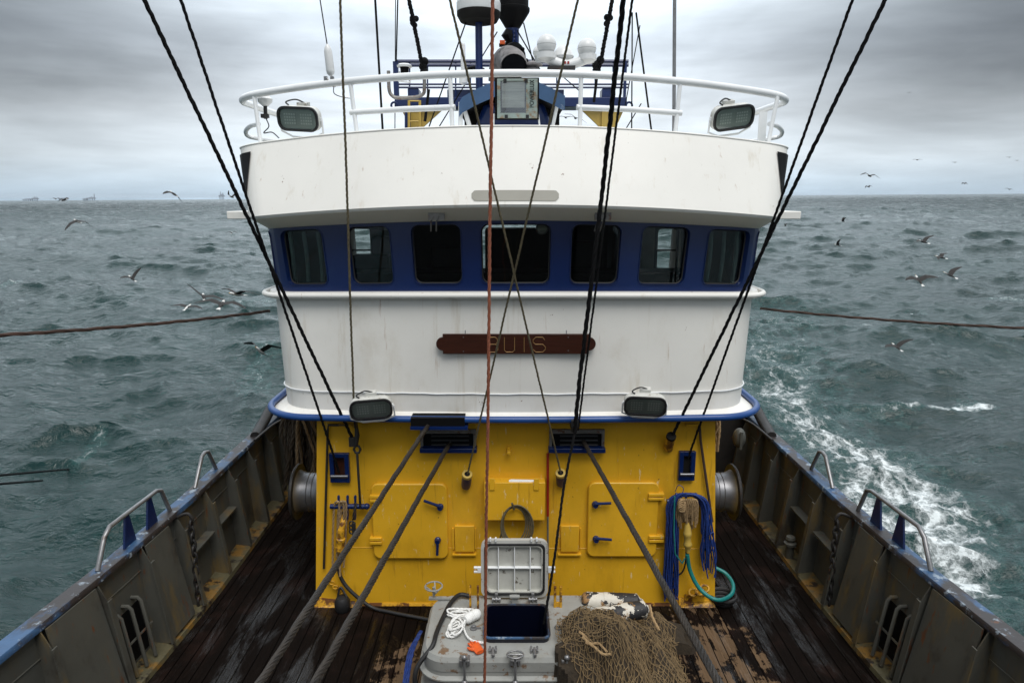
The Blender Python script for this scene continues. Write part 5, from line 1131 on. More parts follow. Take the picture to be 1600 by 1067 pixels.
# ------------------------------------------------------------------ floodlights
fl = thing('floodlight', '', 'floodlight', (0, 0, 0), 'twin-panel floodlights')
Wd, Hd = .235, .125       # half width, half height; faces -Y
q = MB(); f1 = rrect(-Wd, Wd, -Hd, Hd, .09, 6); b1 = rrect(-Wd*.86, Wd*.86, -Hd*.8, Hd*.8, .07, 6); n = len(f1)
vs = [(x, 0, z) for x, z in f1]+[(x, .07, z) for x, z in f1]+[(x, .12, z) for x, z in b1]; q.add(vs, [(i*n+j, (i+1)*n+j, (i+1)*n+(j+1) % n, i*n+(j+1) % n) for i in range(2) for j in range(n)]+[tuple(2*n+j for j in reversed(range(n)))])
for k in range(7): x = -.15+.05*k; q.box((x-.004, .10, -.09), (x+.004, .15, .09))
q.box((-.06, .10, .05), (.06, .17, .15)); q.build('housing', 'lamp_body', fl, local=True, bevel=.003)
q = MB(); i_ = rrect(-Wd*.91, Wd*.91, -Hd*.83, Hd*.83, .072, 6); vs = [(x, .0, z) for x, z in f1]+[(x*1.01, -.025, z*1.01) for x, z in f1]+[(x, -.028, z) for x, z in i_]+[(x, -.004, z) for x, z in i_]
q.add(vs, [(i*n+j, i*n+(j+1) % n, (i+1)*n+(j+1) % n, (i+1)*n+j) for i in range(3) for j in range(n)]); q.build('bezel', 'black_rubber', fl, local=True)
q = MB(); q.add([(x, -.012, z) for x, z in i_], [tuple(range(n))]); q.build('lens', 'lamp_glass', fl, local=True)
q = MB()
q.add([(x, -.001, z) for x, z in i_], [tuple(range(n))]); q.build('back_plate', 'led_back', fl, local=True)
for sx_ in (-1, 1):
    q = MB(); q.box((sx_*.095-.07, -.009, -.062), (sx_*.095+.07, -.002, .062))
    q.cur = 1
    for a in range(5):
        for b in range(4): cx_, cz_ = sx_*.095-.056+.028*a, -.045+.03*b; q.box((cx_-.009, -.011, cz_-.009), (cx_+.009, -.0095, cz_+.009))
    q.build('led_panel', ['led_back', 'led'], fl, local=True)
q = MB(); 
for sx_ in (-1, 1): q.box((sx_*(Wd+.006)-.006, .03, -.02), (sx_*(Wd+.006)+.006, .06, .02)); q.tube([(sx_*(Wd+.012), .045, 0), (sx_*(Wd+.012), .05, -.14), (sx_*.12, .06, -.2)], .011, 8)
q.tube([(-.125, .06, -.2), (.125, .06, -.2)], .012, 8); q.build('bracket', 'white_metal', fl, local=True)
q = MB(); q.tube(spline([(.03, .13, .14), (-.06, .1, .18), (-.15, .05, .16), (-.12, .04, .13)], 8), .008, 6); q.build('cable', 'black_rubber', fl, local=True)
def place(o, px, py, Y, rx, ry, rz, sc, lb): 
    o.location = P(px, py, Y); o.rotation_euler = (R(rx), R(ry), R(rz)); o.scale = (sc,)*3; o['label'] = lb
place(fl, 466, 186, 7.0, 14, 4, -14, .93, 'floodlight with white housing on the roof edge at the upper left')
f2 = copy_tree(fl); place(f2, 1146, 184, 7.0, 20, -8, 14, .93, 'floodlight with worn housing on the roof edge at the upper right')
f3 = copy_tree(fl); place(f3, 580, 639, 6.34, 14, -3, 6, .86, 'floodlight on the blue rim at the lower left of the white wall')
f4 = copy_tree(fl); place(f4, 1008, 634, 6.36, 18, 1, -6, .86, 'floodlight on the blue rim at the lower right of the white wall')
# large sodium floodlight in the middle
pl = thing('large_floodlight', 'large rectangular floodlight marked POWERLUX at the middle of the roof', 'floodlight', P(805, 158, 6.9))
Yp = 6.9; A = P(773, 188, Yp); B = P(843, 121, Yp); cx_, cz_ = (A.x+B.x)/2, (A.z+B.z)/2
q = MB(); q.hexa([(A.x, Yp, A.z), (B.x, Yp, A.z), (B.x-.05, Yp+.16, A.z+.05), (A.x+.05, Yp+.16, A.z+.05)], [(A.x, Yp, B.z), (B.x, Yp, B.z), (B.x-.05, Yp+.16, B.z-.04), (A.x+.05, Yp+.16, B.z-.04)]); q.build('housing', 'black', pl, bevel=.008)
mm_ = MB(); C1 = P(782, 177, Yp-.012); C2 = P(822, 127, Yp-.012); q = MB(); A2 = P(777, 185, Yp-.012); B2 = P(840, 123.5, Yp-.012)
q.box((A2.x, Yp-.02, A2.z), (B2.x, Yp, C1.z)); q.box((A2.x, Yp-.02, C2.z), (B2.x, Yp, B2.z)); q.box((A2.x, Yp-.02, C1.z), (C1.x, Yp, C2.z)); q.box((C2.x, Yp-.02, C1.z), (B2.x, Yp, C2.z)); q.build('front_frame', 'lamp_frame', pl, bevel=.002)
q = MB(); q.box((C1.x, Yp-.006, C1.z), (C2.x, Yp-.003, C2.z)); q.build('reflector', 'reflector', pl)
q = MB(); q.add([(C1.x, Yp-.015, C1.z), (C2.x, Yp-.015, C1.z), (C2.x, Yp-.015, C2.z), (C1.x, Yp-.015, C2.z)], [(0, 1, 2, 3)]); q.build('glass', 'lamp_glass', pl)
q = MB(); q.box((C1.x+.002, Yp-.012, C1.z+.002), (C2.x-.002, Yp-.008, C1.z+.05)); q.box((C1.x, Yp-.014, C1.z), (C1.x+.012, Yp-.006, C2.z)); q.box((C2.x-.012, Yp-.014, C1.z), (C2.x, Yp-.006, C2.z)); q.build('lower_baffle', 'black', pl)
cu = bpy.data.curves.new('lettering', 'FONT'); cu.body = 'POWERLUX'; cu.size = .085; cu.extrude = .001; cu.align_x = 'CENTER'; cu.align_y = 'CENTER'
to = bpy.data.objects.new('t', cu); COL.objects.link(to); dg = bpy.context.evaluated_depsgraph_get(); tm = bpy.data.meshes.new_from_object(to.evaluated_get(dg)); bpy.data.objects.remove(to)
tm.materials.clear(); tm.materials.append(M['black']); tl = bpy.data.objects.new('lettering', tm); COL.objects.link(tl); tl.parent = pl
cc = P(831.5, 147, Yp-.022); tl.location = cc-Vector(pl.location); wdt = tl.dimensions.x or .35; k = (P(828, 128, Yp).z-P(828, 171, Yp).z)/max(wdt, .01)
tl.rotation_euler = Matrix(((0, -1, 0), (0, 0, -1), (1, 0, 0))).to_euler(); tl.scale = (k, k*1.25, 1)
q = MB()
for px in (789, 822): p = P(px, 126, Yp-.02); q.box(p-Vector((.015, .012, .02)), p+Vector((.015, .01, .012))); p = P(px+2, 184, Yp-.02); q.box(p-Vector((.015, .012, .012)), p+Vector((.015, .01, .025)))
q.build('clip', 'black_rubber', pl)
q = MB(); q.tube([P(772, 178, Yp+.02), P(771, 196, Yp+.02), P(774, 201, Yp+.02), P(840, 201, Yp+.02), P(843, 196, Yp+.02), P(840, 172, Yp+.02)], .009, 8); q.build('yoke', 'white_metal', pl)

# ------------------------------------------------------------------ behind: column, canopy, mast gear
cn = thing('canopy_column', 'blue tapered column with curved blue visor canopy behind the large floodlight', 'mast column', (CX+.05, 8.2, 4.9))
q = MB(); Yc = 8.2
def P2(px, py, Y): return P(px, py, Y)
q.hexa([P(738, 205, Yc), P(868, 205, Yc), P(850, 205, Yc)+Vector((0, .7, 0)), P(752, 205, Yc)+Vector((0, .7, 0))], [P(756, 160, Yc), P(850, 160, Yc), P(845, 160, Yc)+Vector((0, .6, 0)), P(760, 160, Yc)+Vector((0, .6, 0))]); q.build('column', 'blue_paint', cn, bevel=.06, seg=4)
arc = [(717, 161), (722, 152), (745, 139), (775, 126), (800, 122), (840, 128), (862, 138), (878, 147), (883, 150)]
Ya_ = 7.9; q = MB(); up_ = [P(x, y, Ya_) for x, y in arc]; n = len(up_); vs = []
for i, (x, y) in enumerate(arc):
    h_ = .165 if 0 < i < n-1 else .15
    e = up_[i]; vs += [e, e-Vector((0, 0, h_)), e-Vector((0, -.012, h_)), e+Vector((0, .9, -.03)), ]
q.add(vs, [(i*4+j, (i+1)*4+j, (i+1)*4+j+1, i*4+j+1) for i in range(n-1) for j in (0,)]+[(i*4, i*4+3, (i+1)*4+3, (i+1)*4) for i in range(n-1)]); q.build('visor', 'visor_blue', cn)
q = MB(); vs = []
for e in up_: vs += [e-Vector((0, -.02, .10)), e+Vector((0, .88, -.10)), e+Vector((0, .88, -.30))]
q.add(vs, [(i*3, (i+1)*3, (i+1)*3+1, i*3+1) for i in range(n-1)]+[(i*3+1, (i+1)*3+1, (i+1)*3+2, i*3+2) for i in range(n-1)]); q.build('visor_lining', 'black', cn)
q = MB(); q.tube([P(720, 160, 7.95), P(719, 205, 7.95)], .025, 8); q.tube([P(722, 160, 7.95), P(736, 205, 8.0)], .025, 8); q.tube([P(872, 158, 7.95), P(862, 205, 8.0)], .02, 8); q.build('visor_strut', 'white_metal', cn)
# gantry
YG = 11.6
g_ = thing('stern_gantry', 'dark blue gantry beam with railed platform on two yellow legs behind the wheelhouse', 'gantry', (CX, YG, 0))
A = P(617, 167, YG); B = P(980, 152, YG); q = MB(); q.box((A.x, YG, A.z), (B.x, YG+.5, B.z)); 
for px in (640, 945): c = P(px+5, 148, YG); q.box((c.x-.09, YG+.05, B.z), (c.x+.09, YG+.35, B.z+.14))
for px in (616, 983): c = P(px, 165, YG); q.tube([c+Vector((.05*math.cos(a), 0, .05*math.sin(a))) for a in [i*math.pi/6 for i in range(12)]], .02, 6, closed=True)
q.build('beam', 'blue_paint', g_, bevel=.01)
q = MB(); q.box((P(785, 120, YG).x-.9, YG+.1, A.z-.02), (P(785, 120, YG).x+1.0, YG+.4, A.z+.28)); q.build('beam_web', 'blue_paint', g_, bevel=.01)
for yy in (96, 102, 132, 137):
    q = MB(); q.tube([P(618, yy, YG+.05), P(982, yy, YG+.05)], .028 if yy < 110 else .016, 8); q.build('platform_rail', 'blue_paint', g_)
for px in (618.5, 977):
    A_ = P(px-3, 152, YG+.02); B_ = P(px+3, 96, YG+.02); q = MB(); q.box((A_.x, YG+.02, A_.z), (B_.x, YG+.08, B_.z)); q.build('corner_post', 'blue_paint', g_)
for px in (640, 668, 712, 735, 870, 930, 958): q = MB(); q.tube([P(px, 152, YG+.06), P(px, 97, YG+.06)], .013, 6); q.build('stanchion', 'blue_paint', g_)
for sg, (xa, xb) in ((-1, (640, 657)), (1, (941, 964))):
    A_ = P(xa, 168, YG+.02); B_ = P(xb, 168, YG+.02)
    q = MB(); q.box((A_.x, YG+.05, .0), (B_.x, YG+.35, A_.z)); q.build('leg', 'pale_yellow', g_, bevel=.01)
    z_ = A_.z
    for xe, wdt_ in ((A_.x, -.16 if sg < 0 else -.36), (B_.x, .38 if sg < 0 else .14)):
        q = MB(); q.prism([(xe+wdt_, YG+.1, z_), (xe, YG+.1, z_), (xe, YG+.1, z_-.32)], (0, .05, 0)); q.build('leg_bracket', 'pale_yellow', g_)
q = MB()
for px in (639, 656): q.tube([P(px, 157, YG-.2), P(px, 215, YG-.2)], .022, 6)
for yy in (158, 175, 190): q.tube([P(639, yy, YG-.2), P(656, yy, YG-.2)], .014, 6)
q.build('ladder', 'pale_yellow', g_)
q = MB(); q.tube([P(637, 165, YG-.1), P(637, 215, YG-.1)], .05, 8); q.build('pipe_post', 'blue_paint', g_)
q = MB(); q.tube(spline([P(607, 111, 9.), P(608, 140, 9.), P(613, 150, 9.), P(622, 153, 9.), P(650, 152, 9.), P(661, 147, 9.), P(663, 138, 9.), P(663, 112, 9.)], 6), .022, 8); top(q.build('pipe_hoop', 'strip_metal'), 'grey U-shaped pipe hoop in front of the left end of the blue gantry', 'pipe')
# radome on pole
rd = thing('radome', 'pale grey drum radome on a blue pole above the wheelhouse', 'radome', (P(749, 100, 9).x, 9, 4.9))
c = P(748, 36, 9.0); rr_ = 34/1147*9*1.0; q = MB(); q.lathe((c.x, 9, c.z), (0, 0, 1), [(rr_*.7, 0), (rr_*.85, .01), (rr_*1.0, .08), (rr_*1.0, .12)], 32); q.build('base', 'dark_panel', rd)
q = MB(); q.lathe((c.x, 9, c.z+.12), (0, 0, 1), [(rr_*.99, 0), (rr_*1.01, .02), (rr_*1.01, .10), (rr_*.98, .11), (rr_*.98, .7), (rr_*.8, .8), (.02, .84)], 32); q.build('drum', 'radome', rd)
q = MB(); q.lathe((c.x, 9, 4.9), (0, 0, 1), [(.045, 0), (.045, c.z-4.9)], 14); q.build('pole', 'blue_paint', rd)
# black funnel with mast
fn_ = thing('mast_funnel', 'black drum with conical bottom on a blue mast behind the radome', 'funnel', (P(801, 100, 9.6).x, 9.6, 4.9))
c = P(801, 46, 9.6); q = MB(); r1_ = 26/1147*9.6; q.lathe((c.x, 9.6, c.z), (0, 0, 1), [(.08, 0), (.1, .02), (r1_, .20), (r1_*1.03, .22), (r1_*1.03, .25), (r1_*.95, .26), (r1_*.92, 1.1)], 28); q.build('drum', 'black', fn_)
q = MB(); q.lathe((c.x, 9.6, 4.9), (0, 0, 1), [(.085, 0), (.085, c.z-4.88)], 14); q.build('mast', 'blue_paint', fn_)
q = MB(); q.tube([P(797, 48, 9.5), P(794, 56, 9.5), P(797, 66, 9.5), P(792, 76, 9.5)], .07, 8, rs=[.06, .09, .06, .05]); q.box(P(780, 74, 9.5), P(788, 68, 9.4)); q.build('horn_cluster', 'black', fn_)
q = MB(); q.box(P(781, 70, 9.4), P(789, 63, 9.35)); q.build('deck_light', 'orange_glove', fn_)
for kx in (804, 797): 
    pass
q = MB()
for k in range(5): q.tube([P(802.5, 50+k*6, 9.45), P(806, 50+k*6, 9.45)], .01, 5)
q.tube([P(802, 46, 9.45), P(802, 84, 9.45)], .012, 6); q.tube([P(806, 46, 9.45), P(806, 84, 9.45)], .012, 6); q.build('mast_ladder', 'blue_paint', fn_)
ex = thing('exhaust_elbow', 'mottled grey exhaust elbow with black flange below the mast', 'exhaust', P(797, 112, 9.1))
c0 = P(782, 128, 9.4); pts = spline([c0, P(784, 106, 9.35), P(792, 93, 9.2), P(802, 97, 8.95), P(803, 105, 8.8)], 8)
q = MB(); q.tube(pts, .16, 22, caps=False, rs=None); q.build('pipe', 'exhaust', ex)
q = MB(); e = pts[-1]; dr = (pts[-1]-pts[-3]).normalized(); q.lathe(e-dr*.05, dr, [(.10, 0), (.145, 0), (.145, .055), (.10, .056)], 24); q.build('mouth', 'black', ex)
q = MB(); m1 = P(803, 94, 9.25); q.lathe(m1, Vector((.55, -.5, -.1)), [(.15, -.03), (.21, -.02), (.21, .02), (.15, .03)], 24)
for a in range(8): q.sphere(m1+Vector((0, .03, 0))+Vector((.16*math.cos(a*.785), .0, .19*math.sin(a*.785))), .025, 8, 6)
q.build('flange', 'black', ex)
q = MB(); c = P(832, 107, 9.3); q.lathe(c-Vector((0, 0, .08)), (0, 0, 1), [(.11, 0), (.10, .06), (.06, .10), (.13, .11), (.13, .13), (.02, .17)], 14); top(q.build('mushroom_vent', 'exhaust'), 'small dark mushroom vent right of the exhaust elbow', 'vent')
q = MB(); c = P(742, 110, 9.3); q.sphere(c, .09, 12, 8, (1.5, 1, .6)); top(q.build('roof_vent', 'black'), 'small black vent beside the blue radome pole', 'vent')
# satellite domes
sd = thing('satellite_antenna', 'white antenna cluster of round domes on curved arms at the roof rail', 'antenna', P(885, 112, 7.4))
for (px, py, rr_) in ((854, 70, .098), (917, 76, .095), (843, 82, .07)):
    Y = 7.35 if px != 843 else 7.6; c = P(px, py, Y); q = MB(); q.sphere(c, rr_, 24, 16); q.build('dome', 'radome', sd); q = MB(); q.lathe(c-Vector((0, 0, rr_*1.35)), (0, 0, 1), [(rr_*.62, 0), (rr_*.66, rr_*.3), (rr_*.80, rr_*.75), (rr_*.975, rr_*1.15), (rr_*1.003, rr_*1.35)], 24); q.build('dome_skirt', 'dome_lower', sd)
Y = 7.35; q = MB(); q.tube(spline([P(846, 86, Y), P(857, 92, Y), P(872, 99, Y), P(886, 102, Y), P(902, 98, Y), P(917, 92, Y), P(927, 90, Y)], 5), .05, 12, rs=None)
q.lathe(P(854, 92, Y), (0, 0, 1), [(.05, -.03), (.10, .0), (.10, .055), (.075, .06)], 20); q.lathe(P(918, 94, Y), (0, 0, 1), [(.05, -.03), (.09, .0), (.09, .05), (.07, .055)], 20); q.build('arm', 'radome', sd)
q = MB(); q.lathe(P(880, 92, Y+.1), (0, 0, 1), [(.1, 0), (.11, .02), (.09, .07), (.05, .11), (.02, .12)], 20); q.build('centre_dome', 'radome', sd)
q = MB(); a = P(856, 109, Y-.05); b = P(897, 107, Y+.1); q.box(a, b+Vector((0, 0, .0))); q.tube([P(864, 110, Y), P(864, 116, Y-.1)], .02, 8); q.tube([P(888, 108, Y), P(888, 116, Y-.1)], .02, 8); q.build('mount_plate', 'dark_steel', sd)
q = MB()
for (x, y0_, y1_) in ((883, 96, 100), (888, 96, 100)): q.box(P(x-1.6, y1_, Y-.056), P(x+1.6, y0_, Y-.052))
q.build('red_mark', 'red_paint', sd)
# whip antenna, GPS, poles
wa = thing('whip_antenna', 'white whip antenna with long wire clamped to the left of the roof rail', 'antenna', P(515, 130, 7.1))
Y = 7.0; a = P(517, 119, Y); b = P(512, 76, Y); q = MB(); q.lathe(a, b-a, [(.015, 0), (.035, .02), (.04, .05), (.038, .22), (.03, .26), (.01, .29)], 14); q.build('loading_coil', 'radome', wa)
q = MB(); q.tube([b, P(500, 0, Y), P(490, -60, Y)], .006, 6); q.build('whip', 'dark_steel', wa)
q = MB()
for (dx, dy) in ((-6, 2), (4, 2), (-4, 12), (6, 12)): p = P(515+dx, 121+dy, Y-.03); q.box(p-Vector((.015, .02, .018)), p+Vector((.015, .02, .018)))
q.tube([P(510, 122, Y-.05), P(522, 136, Y-.05)], .01, 6); q.tube(spline([P(522, 132, Y), P(522, 146, Y), P(535, 152, Y), P(548, 154, Y+.02)], 6), .005, 5); q.build('clamp', 'grey_steel', wa)
gp_ = thing('gps_antenna', 'small white mushroom antenna on a short stem beside the left roof post', 'antenna', P(414, 190, 7.3))
c = P(414, 158, 7.3); q = MB(); q.lathe(c, (0, 0, 1), [(.03, -.05), (.07, -.01), (.075, .02), (.05, .04), (.03, .07), (.012, .08)], 18); q.build('cap', 'radome', gp_)
q = MB(); q.tube([c, P(415, 186, 7.3)], .02, 8); q.box(P(410, 185, 7.3), P(418, 178, 7.25)); q.build('stem', 'dark_steel', gp_)
q = MB(); q.tube(spline([P(416, 186, 7.3), P(420, 198, 7.3), P(412, 208, 7.3), P(425, 207, 7.3), P(436, 216, 7.3)], 6), .006, 5); q.build('cable', 'black_rubber', gp_)
q = MB(); q.tube([P(1053, 210, 7.6), P(1054.5, -60, 7.6)], .019, 8); top(q.build('antenna_pole', 'grey_steel'), 'tall grey antenna pole rising behind the right of the roof rail', 'antenna')
nav = thing('weather_sensor', 'small white sensor with black neck behind the rail above the blue gantry', 'sensor', P(632, 125, 9))
q = MB(); c = P(632, 108, 9); q.lathe(c, (0, 0, 1), [(.02, -.1), (.05, -.04), (.055, .02)], 12); q.build('neck', 'black', nav); q = MB(); q.lathe(c, (0, 0, 1), [(.09, .02), (.095, .04), (.06, .06), (.02, .065)], 14); q.build('cap', 'radome', nav)
q = MB(); q.tube([P(624, 112, 9), P(623, 127, 9), P(641, 129, 9), P(642, 114, 9)], .012, 6); q.build('cage', 'white_metal', nav)
q = MB(); q.lathe(P(724, 130, 8.6), (0, 0, 1), [(.02, -.02), (.05, 0), (.05, .08), (.02, .09), (.028, .2), (.028, .42), (.02, .44)], 12); top(q.build('stick_antenna', 'radome'), 'white stick antenna standing just behind the rail left of the visor', 'antenna')
def knot_rope(pts, label):
    q = MB(); q.rope(pts, .03, 3, pitch=.14, step=.03); e = Vector(pts[-1]); s_ = Vector(pts[0])
    for k in range(3): q.sphere(e+Vector((random.uniform(-.03, .03), 0, .06*k)), .055, 8, 6)
    d = (Vector(pts[-1])-s_).normalized(); [q.sphere(s_+d*.45+Vector((random.uniform(-.03, .03), 0, random.uniform(-.05, .05))), .038, 7, 5) for _ in range(5)]
    top(q.build('backstay', 'black_rope'), label, 'rope', 'thick black backstays')
knot_rope([P(634, -30, 9), P(641, 10, 9), P(657, 90, 9.2), P(663, 112, 9.3)], 'thick knotted black stay left of the radome pole')
knot_rope([P(962, -30, 9), P(955, 10, 9), P(940, 90, 9.2), P(935, 110, 9.3)], 'thick knotted black stay right of the satellite domes')
STAYS = [((585, -20), (598, 205), 8.5, .014, 'dark taut stay left of the blue gantry'), ((622, -20), (619, 96), 11.6, .012, 'thin wire rising from the left corner post of the gantry'), ((618, -10), (617, 205), 11.9, .008, 'hair thin wire left of the gantry corner'),
 ((728, 35), (668, 205), 9., .009, 'thin wire from under the radome down left'), ((777, 50), (682, 205), 9.4, .008, 'thin wire from the mast crossing behind the pole'), ((808, 48), (850, 120), 9.4, .009, 'thin wire from the mast down right, inner one'), ((818, 36), (836, 110), 9.4, .009, 'thin wire from the mast down right, outer one'),
 ((994, 20), (1018, 205), 9., .012, 'thin stay right of the thick black ropes, slanting'), ((988, 20), (987, 205), 9.2, .009, 'thin upright wire just right of the thick black ropes'), ((976, 170), (1000, 40), 9.6, .007, 'faint slanting wire near the right corner post'), ((670, 140), (664, 190), 9.3, .02, 'short dark lashing below the left knotted stay'), ((933, 118), (928, 160), 9.3, .02, 'short dark lashing below the right knotted stay'),
 ((905, 142), (870, 112), 9.1, .007, 'thin cable drooping under the satellite domes'), ((1002, 162), (976, 205), 9.6, .008, 'thin cable right of the yellow leg')]
for (a, b, Y, r_, lb) in STAYS: q = MB(); q.tube([P(*a, Y), P(*b, Y)], r_, 6); top(q.build('stay_wire', 'black_rope'), lb, 'wire', 'thin stays above the roof')

# ------------------------------------------------------------------ gulls
def gull(px, py, span_px, inner, outer, bank, yaw, pitch, dark, label, dist=None):
    """inner/outer: wing angles in degrees; span_px: apparent span in the photograph"""
    real = 1.25; D = dist or real*F/(span_px*1.25)
    d = Vector(ray(px, py)); pos = Vector((0, 0, CAMZ))+d*(D/F)
    q = MB(); prof = [(.006, .30), (.016, .27), (.030, .24), (.034, .19), (.038, .14), (.050, .06), (.055, -.02), (.045, -.12), (.028, -.20), (.016, -.25)]
    vs = []; n = 10
    for (r_, y) in prof:
        for j in range(n): a = 2*math.pi*j/n; vs.append((r_*math.cos(a), y, r_*.9*math.sin(a)+(.012 if y > .17 else 0)))
    q.add(vs, [(i*n+j, (i+1)*n+j, (i+1)*n+(j+1) % n, i*n+(j+1) % n) for i in range(len(prof)-1) for j in range(n)]); q.m = [1 if (dark and sum(q.v[i][2] for i in f_)/len(f_) > (.0 if dark == 2 else -.03) and sum(q.v[i][1] for i in f_)/len(f_) < .16) else 0 for f_ in q.f]
    q.m[0:n] = [3]*n
    q.cur = 0; q.add([(-.025, -.22, .0), (.025, -.22, 0), (.055, -.36, .004), (-.055, -.36, .004), (0, -.22, .018), (0, -.35, .012)], [(0, 4, 5, 3), (4, 1, 2, 5), (3, 2, 1, 0)])
    for sg in (-1, 1):
        ia = R(inner if not isinstance(inner, tuple) else inner[(sg+1)//2]); oa = R(outer if not isinstance(outer, tuple) else outer[(sg+1)//2])
        st = [(0.03, .10, -.10, 0), (.14, .135, -.09, 0), (.27, .14, -.06, 1), (.40, .09, -.075, 1), (.53, .01, -.10, 1), (.625, -.085, -.13, 1)]   # lateral, leading y, trailing y
        cur = Vector((sg*.03, 0, .03)); prev = .03; top_ = []; bot = []
        for k, (lx, ly, ty, outp) in enumerate(st):
            dl = lx-prev; prev = lx; an = ia if not outp or k == 2 else oa
            cur = cur+Vector((sg*dl*math.cos(an), 0, dl*math.sin(an))); th = .013*(1-k/6)+.002
            top_.append([Vector((cur.x, ly, cur.z)), Vector((cur.x, (ly+ty)/2, cur.z+th*1.5)), Vector((cur.x, ty, cur.z-.003))]); bot.append(Vector((cur.x, (ly+ty)/2, cur.z-th*.4)))
        vs = []
        for k in range(6): vs += top_[k]+[bot[k]]
        for k in range(5):
            q.cur = 2 if k >= 4 else 1
            q.add([vs[k*4], vs[k*4+1], vs[k*4+2], vs[k*4+4], vs[k*4+5], vs[k*4+6]], [(0, 3, 4, 1), (1, 4, 5, 2)])
            q.cur = (2 if k >= 4 else 1) if dark else (0 if k < 3 else 1)
            q.add([vs[k*4], vs[k*4+3], vs[k*4+2], vs[k*4+4], vs[k*4+7], vs[k*4+6]], [(0, 1, 4, 3), (1, 2, 5, 4)])
    o = q.build('gull', ['gull_white', 'gull_grey', 'gull_black', 'beak'], local=True, angle=60)
    o.location = pos; o.rotation_euler = (R(pitch+12), R(bank), R(yaw)); o['label'] = label; o['category'] = 'gull'; o['group'] = 'gulls flying round the ship'
G = [(121, 346, 42, (-50, 10), (-60, -20), 20, 60, 0, 2, 'dark winged gull banking over the sea below the horizon at far left'),
 (87, 311, 14, 18, -22, 0, 10, 0, 1, 'left one of two small gulls on the left horizon'), (100, 313, 22, 22, -18, -10, -20, 0, 1, 'right one of two small gulls on the left horizon'),
 (271, 303, 34, -12, -28, 20, 70, 15, 1, 'gull with drooping wings on the horizon left of the stays'), (206, 435, 34, (10, 62), (0, 72), 5, 60, 10, 1, 'dark gull with one wing raised over the sea at left'),
 (362, 308, 22, 30, 70, 0, 60, 0, 1, 'small gull beside the tip of the left brow'), (362, 364, 16, 25, -25, 0, 10, 0, 1, 'tiny gull under the tip of the left brow'),
 (318, 464, 52, (28, 10), (35, -5), 15, 30, 0, 2, 'gull with a long raised left wing above the left derrick rope'), (346, 476, 62, 14, -12, 8, 10, 0, 2, 'broad winged brown gull just above the left derrick rope'), (370, 460, 60, 20, -6, -4, 160, 0, 2, 'white bellied gull nearest the wheelhouse above the left rope'),
 (293, 480, 40, 8, -4, 5, 0, 0, 0, 'pale gull low on the water under the long winged gull'), (407, 549, 62, 36, 0, -5, 170, 20, 2, 'white tailed gull with raised wings beside the white wall'),
 (54, 437, 8, 5, 5, 0, 90, 0, 0, 'tiny pale gull resting on the water at far left'), (2, 415, 8, 5, 5, 0, 90, 0, 0, 'tiny gull at the left picture edge'),
 (1359, 275, 28, 20, -24, 10, 0, 0, 1, 'larger of two gulls above the right horizon'), (1357, 292, 14, 24, -30, -5, 20, 0, 1, 'smaller gull just below the larger one above the right horizon'),
 (1433, 250, 13, 8, -4, 0, 0, 0, 1, 'small gull high over the middle of the right horizon'), (1492, 254, 9, 8, -8, 0, 0, 0, 1, 'faint gull between two others high on the right'), (1507, 287, 11, 30, -45, 0, 10, 0, 1, 'small arched gull close above the right horizon'),
 (1577, 296, 12, 18, -18, 10, 0, 0, 1, 'small gull skimming the horizon near the right edge'), (1577, 246, 8, 10, -10, 0, 0, 0, 1, 'tiny gull high near the right edge, left of a pair'), (1589, 251, 7, 8, -5, 0, 0, 0, 1, 'tiny gull high near the right edge, right of a pair'),
 (1317, 346, 14, 50, 60, 0, 80, 0, 1, 'small gull with upright wings over the sea right of the wheelhouse'), (1309, 383, 18, (60, 15), (70, 10), 0, 60, 0, 1, 'gull with raised left wing below the upright one'), (1443, 378, 32, 26, 12, -14, 20, 0, 1, 'gull with lifted right wing on the upper right sea'),
 (1470, 402, 28, 20, -4, -14, 40, 0, 1, 'brown gull second from the top on the right sea'), (1436, 438, 42, 24, 6, -4, 0, 20, 2, 'wide winged gull lower left of the right flock'), (1484, 430, 36, 30, 22, -14, 30, 10, 2, 'gull turning right beside the wide winged one'),
 (1401, 542, 40, (4, 42), (0, 40), 4, 12, 6, 2, 'brown gull with one wing up low on the right sea'), (1227, 353, 9, 50, 60, 0, 40, 0, 1, 'tiny gull under the right tip of the brow'), (1563, 366, 5, 20, 20, 0, 0, 0, 0, 'speck of a gull far out on the right sea'),
 (1110, 137, 15, 8, -6, 0, 0, 0, 1, 'small gull under the right curve of the roof rail'), (884, 184, 28, 8, -6, 0, 10, 0, 1, 'left gull of the pair seen under the roof rail'), (899, 185, 32, 14, -16, 20, 10, 0, 1, 'right gull of the pair seen under the roof rail'), (1421, 145, 7, 20, -20, 0, 0, 0, 1, 'faint tiny gull high in the cloud on the right'), (452, 233, 6, 10, 10, 0, 0, 0, 0, '')]
for g in G[:-1]: gull(*g)

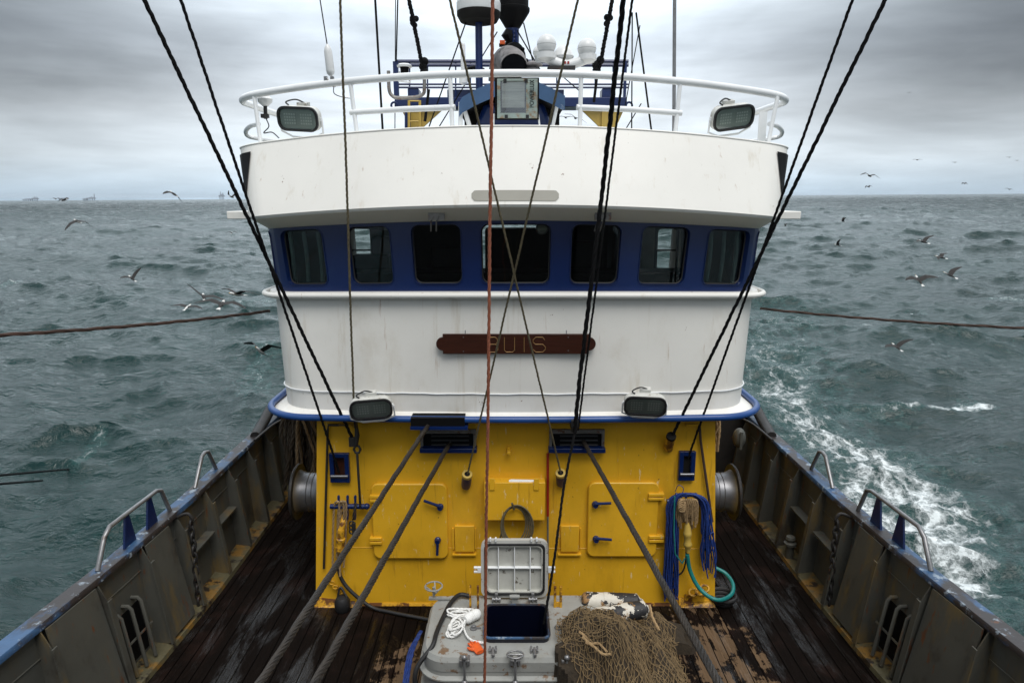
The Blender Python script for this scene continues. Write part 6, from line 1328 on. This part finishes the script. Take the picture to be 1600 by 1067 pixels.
# ------------------------------------------------------------------ platforms on the horizon
def platform(px, w_px, h_px, label, towers):
    D = 7000.; base = D*(px-800)/F; k = D/F; zb = base*TILT+CAMZ-10
    t = thing('offshore_platform', label, 'offshore platform', (base, D, zb), 'offshore platforms on the horizon')
    W_ = w_px*k; H_ = h_px*k+7; q = MB()
    q.box((base-W_/2, D-15, zb+H_*.45), (base+W_/2, D+15, zb+H_*.68)); q.box((base-W_*.2, D-12, zb+H_*.68), (base+W_*.35, D+12, zb+H_*.82)); q.build('topside', 'rig_steel_hazed', t)
    for f_ in (-.42, -.15, .15, .42): q = MB(); q.box((base+W_*f_-2, D-2, zb-6), (base+W_*f_+2, D+2, zb+H_*.45)); q.build('leg', 'rig_steel_hazed', t)
    for (f_, hh_) in towers: q = MB(); q.prism([(base+W_*f_-4, D-4, zb+H_*.6), (base+W_*f_+4, D-4, zb+H_*.6), (base+W_*f_+1, D-4, zb+H_*hh_), (base+W_*f_-1, D-4, zb+H_*hh_)], (0, 8, 0)); q.build('derrick', 'rig_steel_hazed', t)
platform(58, 12, 4, 'leftmost low platform on the left horizon', [(.3, 1.0)]); platform(70, 9, 6, 'stepped platform second from the left on the horizon', [(0, 1.1), (.3, 1.0)])
platform(113, 13, 5, 'platform just right of the small pair of gulls', [(.4, 1.0)]); platform(147, 6, 4, 'small platform left of the crane rig', []); platform(156, 12, 6, 'platform with a tall crane on the left horizon', [(.45, 1.5), (.1, 1.0)]); platform(356, 7, 10, 'tower platform by the left black stays', [(-.2, 1.2), (.3, 1.0)])

# ------------------------------------------------------------------ sea air: one even volume, sky outside it
hz = MB(); hz.box((-16000, -4000, -6), (16000, 30000, 75)); ho = hz.build('haze', 'black', smooth=False); ho['kind'] = 'stuff'; ho['label'] = 'thin pale sea haze over the water'
hm = bpy.data.materials.new('haze'); hm.use_nodes = True; t = hm.node_tree; t.nodes.clear(); o_ = N(t, 'ShaderNodeOutputMaterial'); pv = N(t, 'ShaderNodeVolumePrincipled')
pv.inputs['Color'].default_value = (.80, .90, 1, 1); pv.inputs['Density'].default_value = .00004; pv.inputs['Anisotropy'].default_value = 0; t.links.new(pv.outputs[0], o_.inputs['Volume']); ho.data.materials.clear(); ho.data.materials.append(hm)
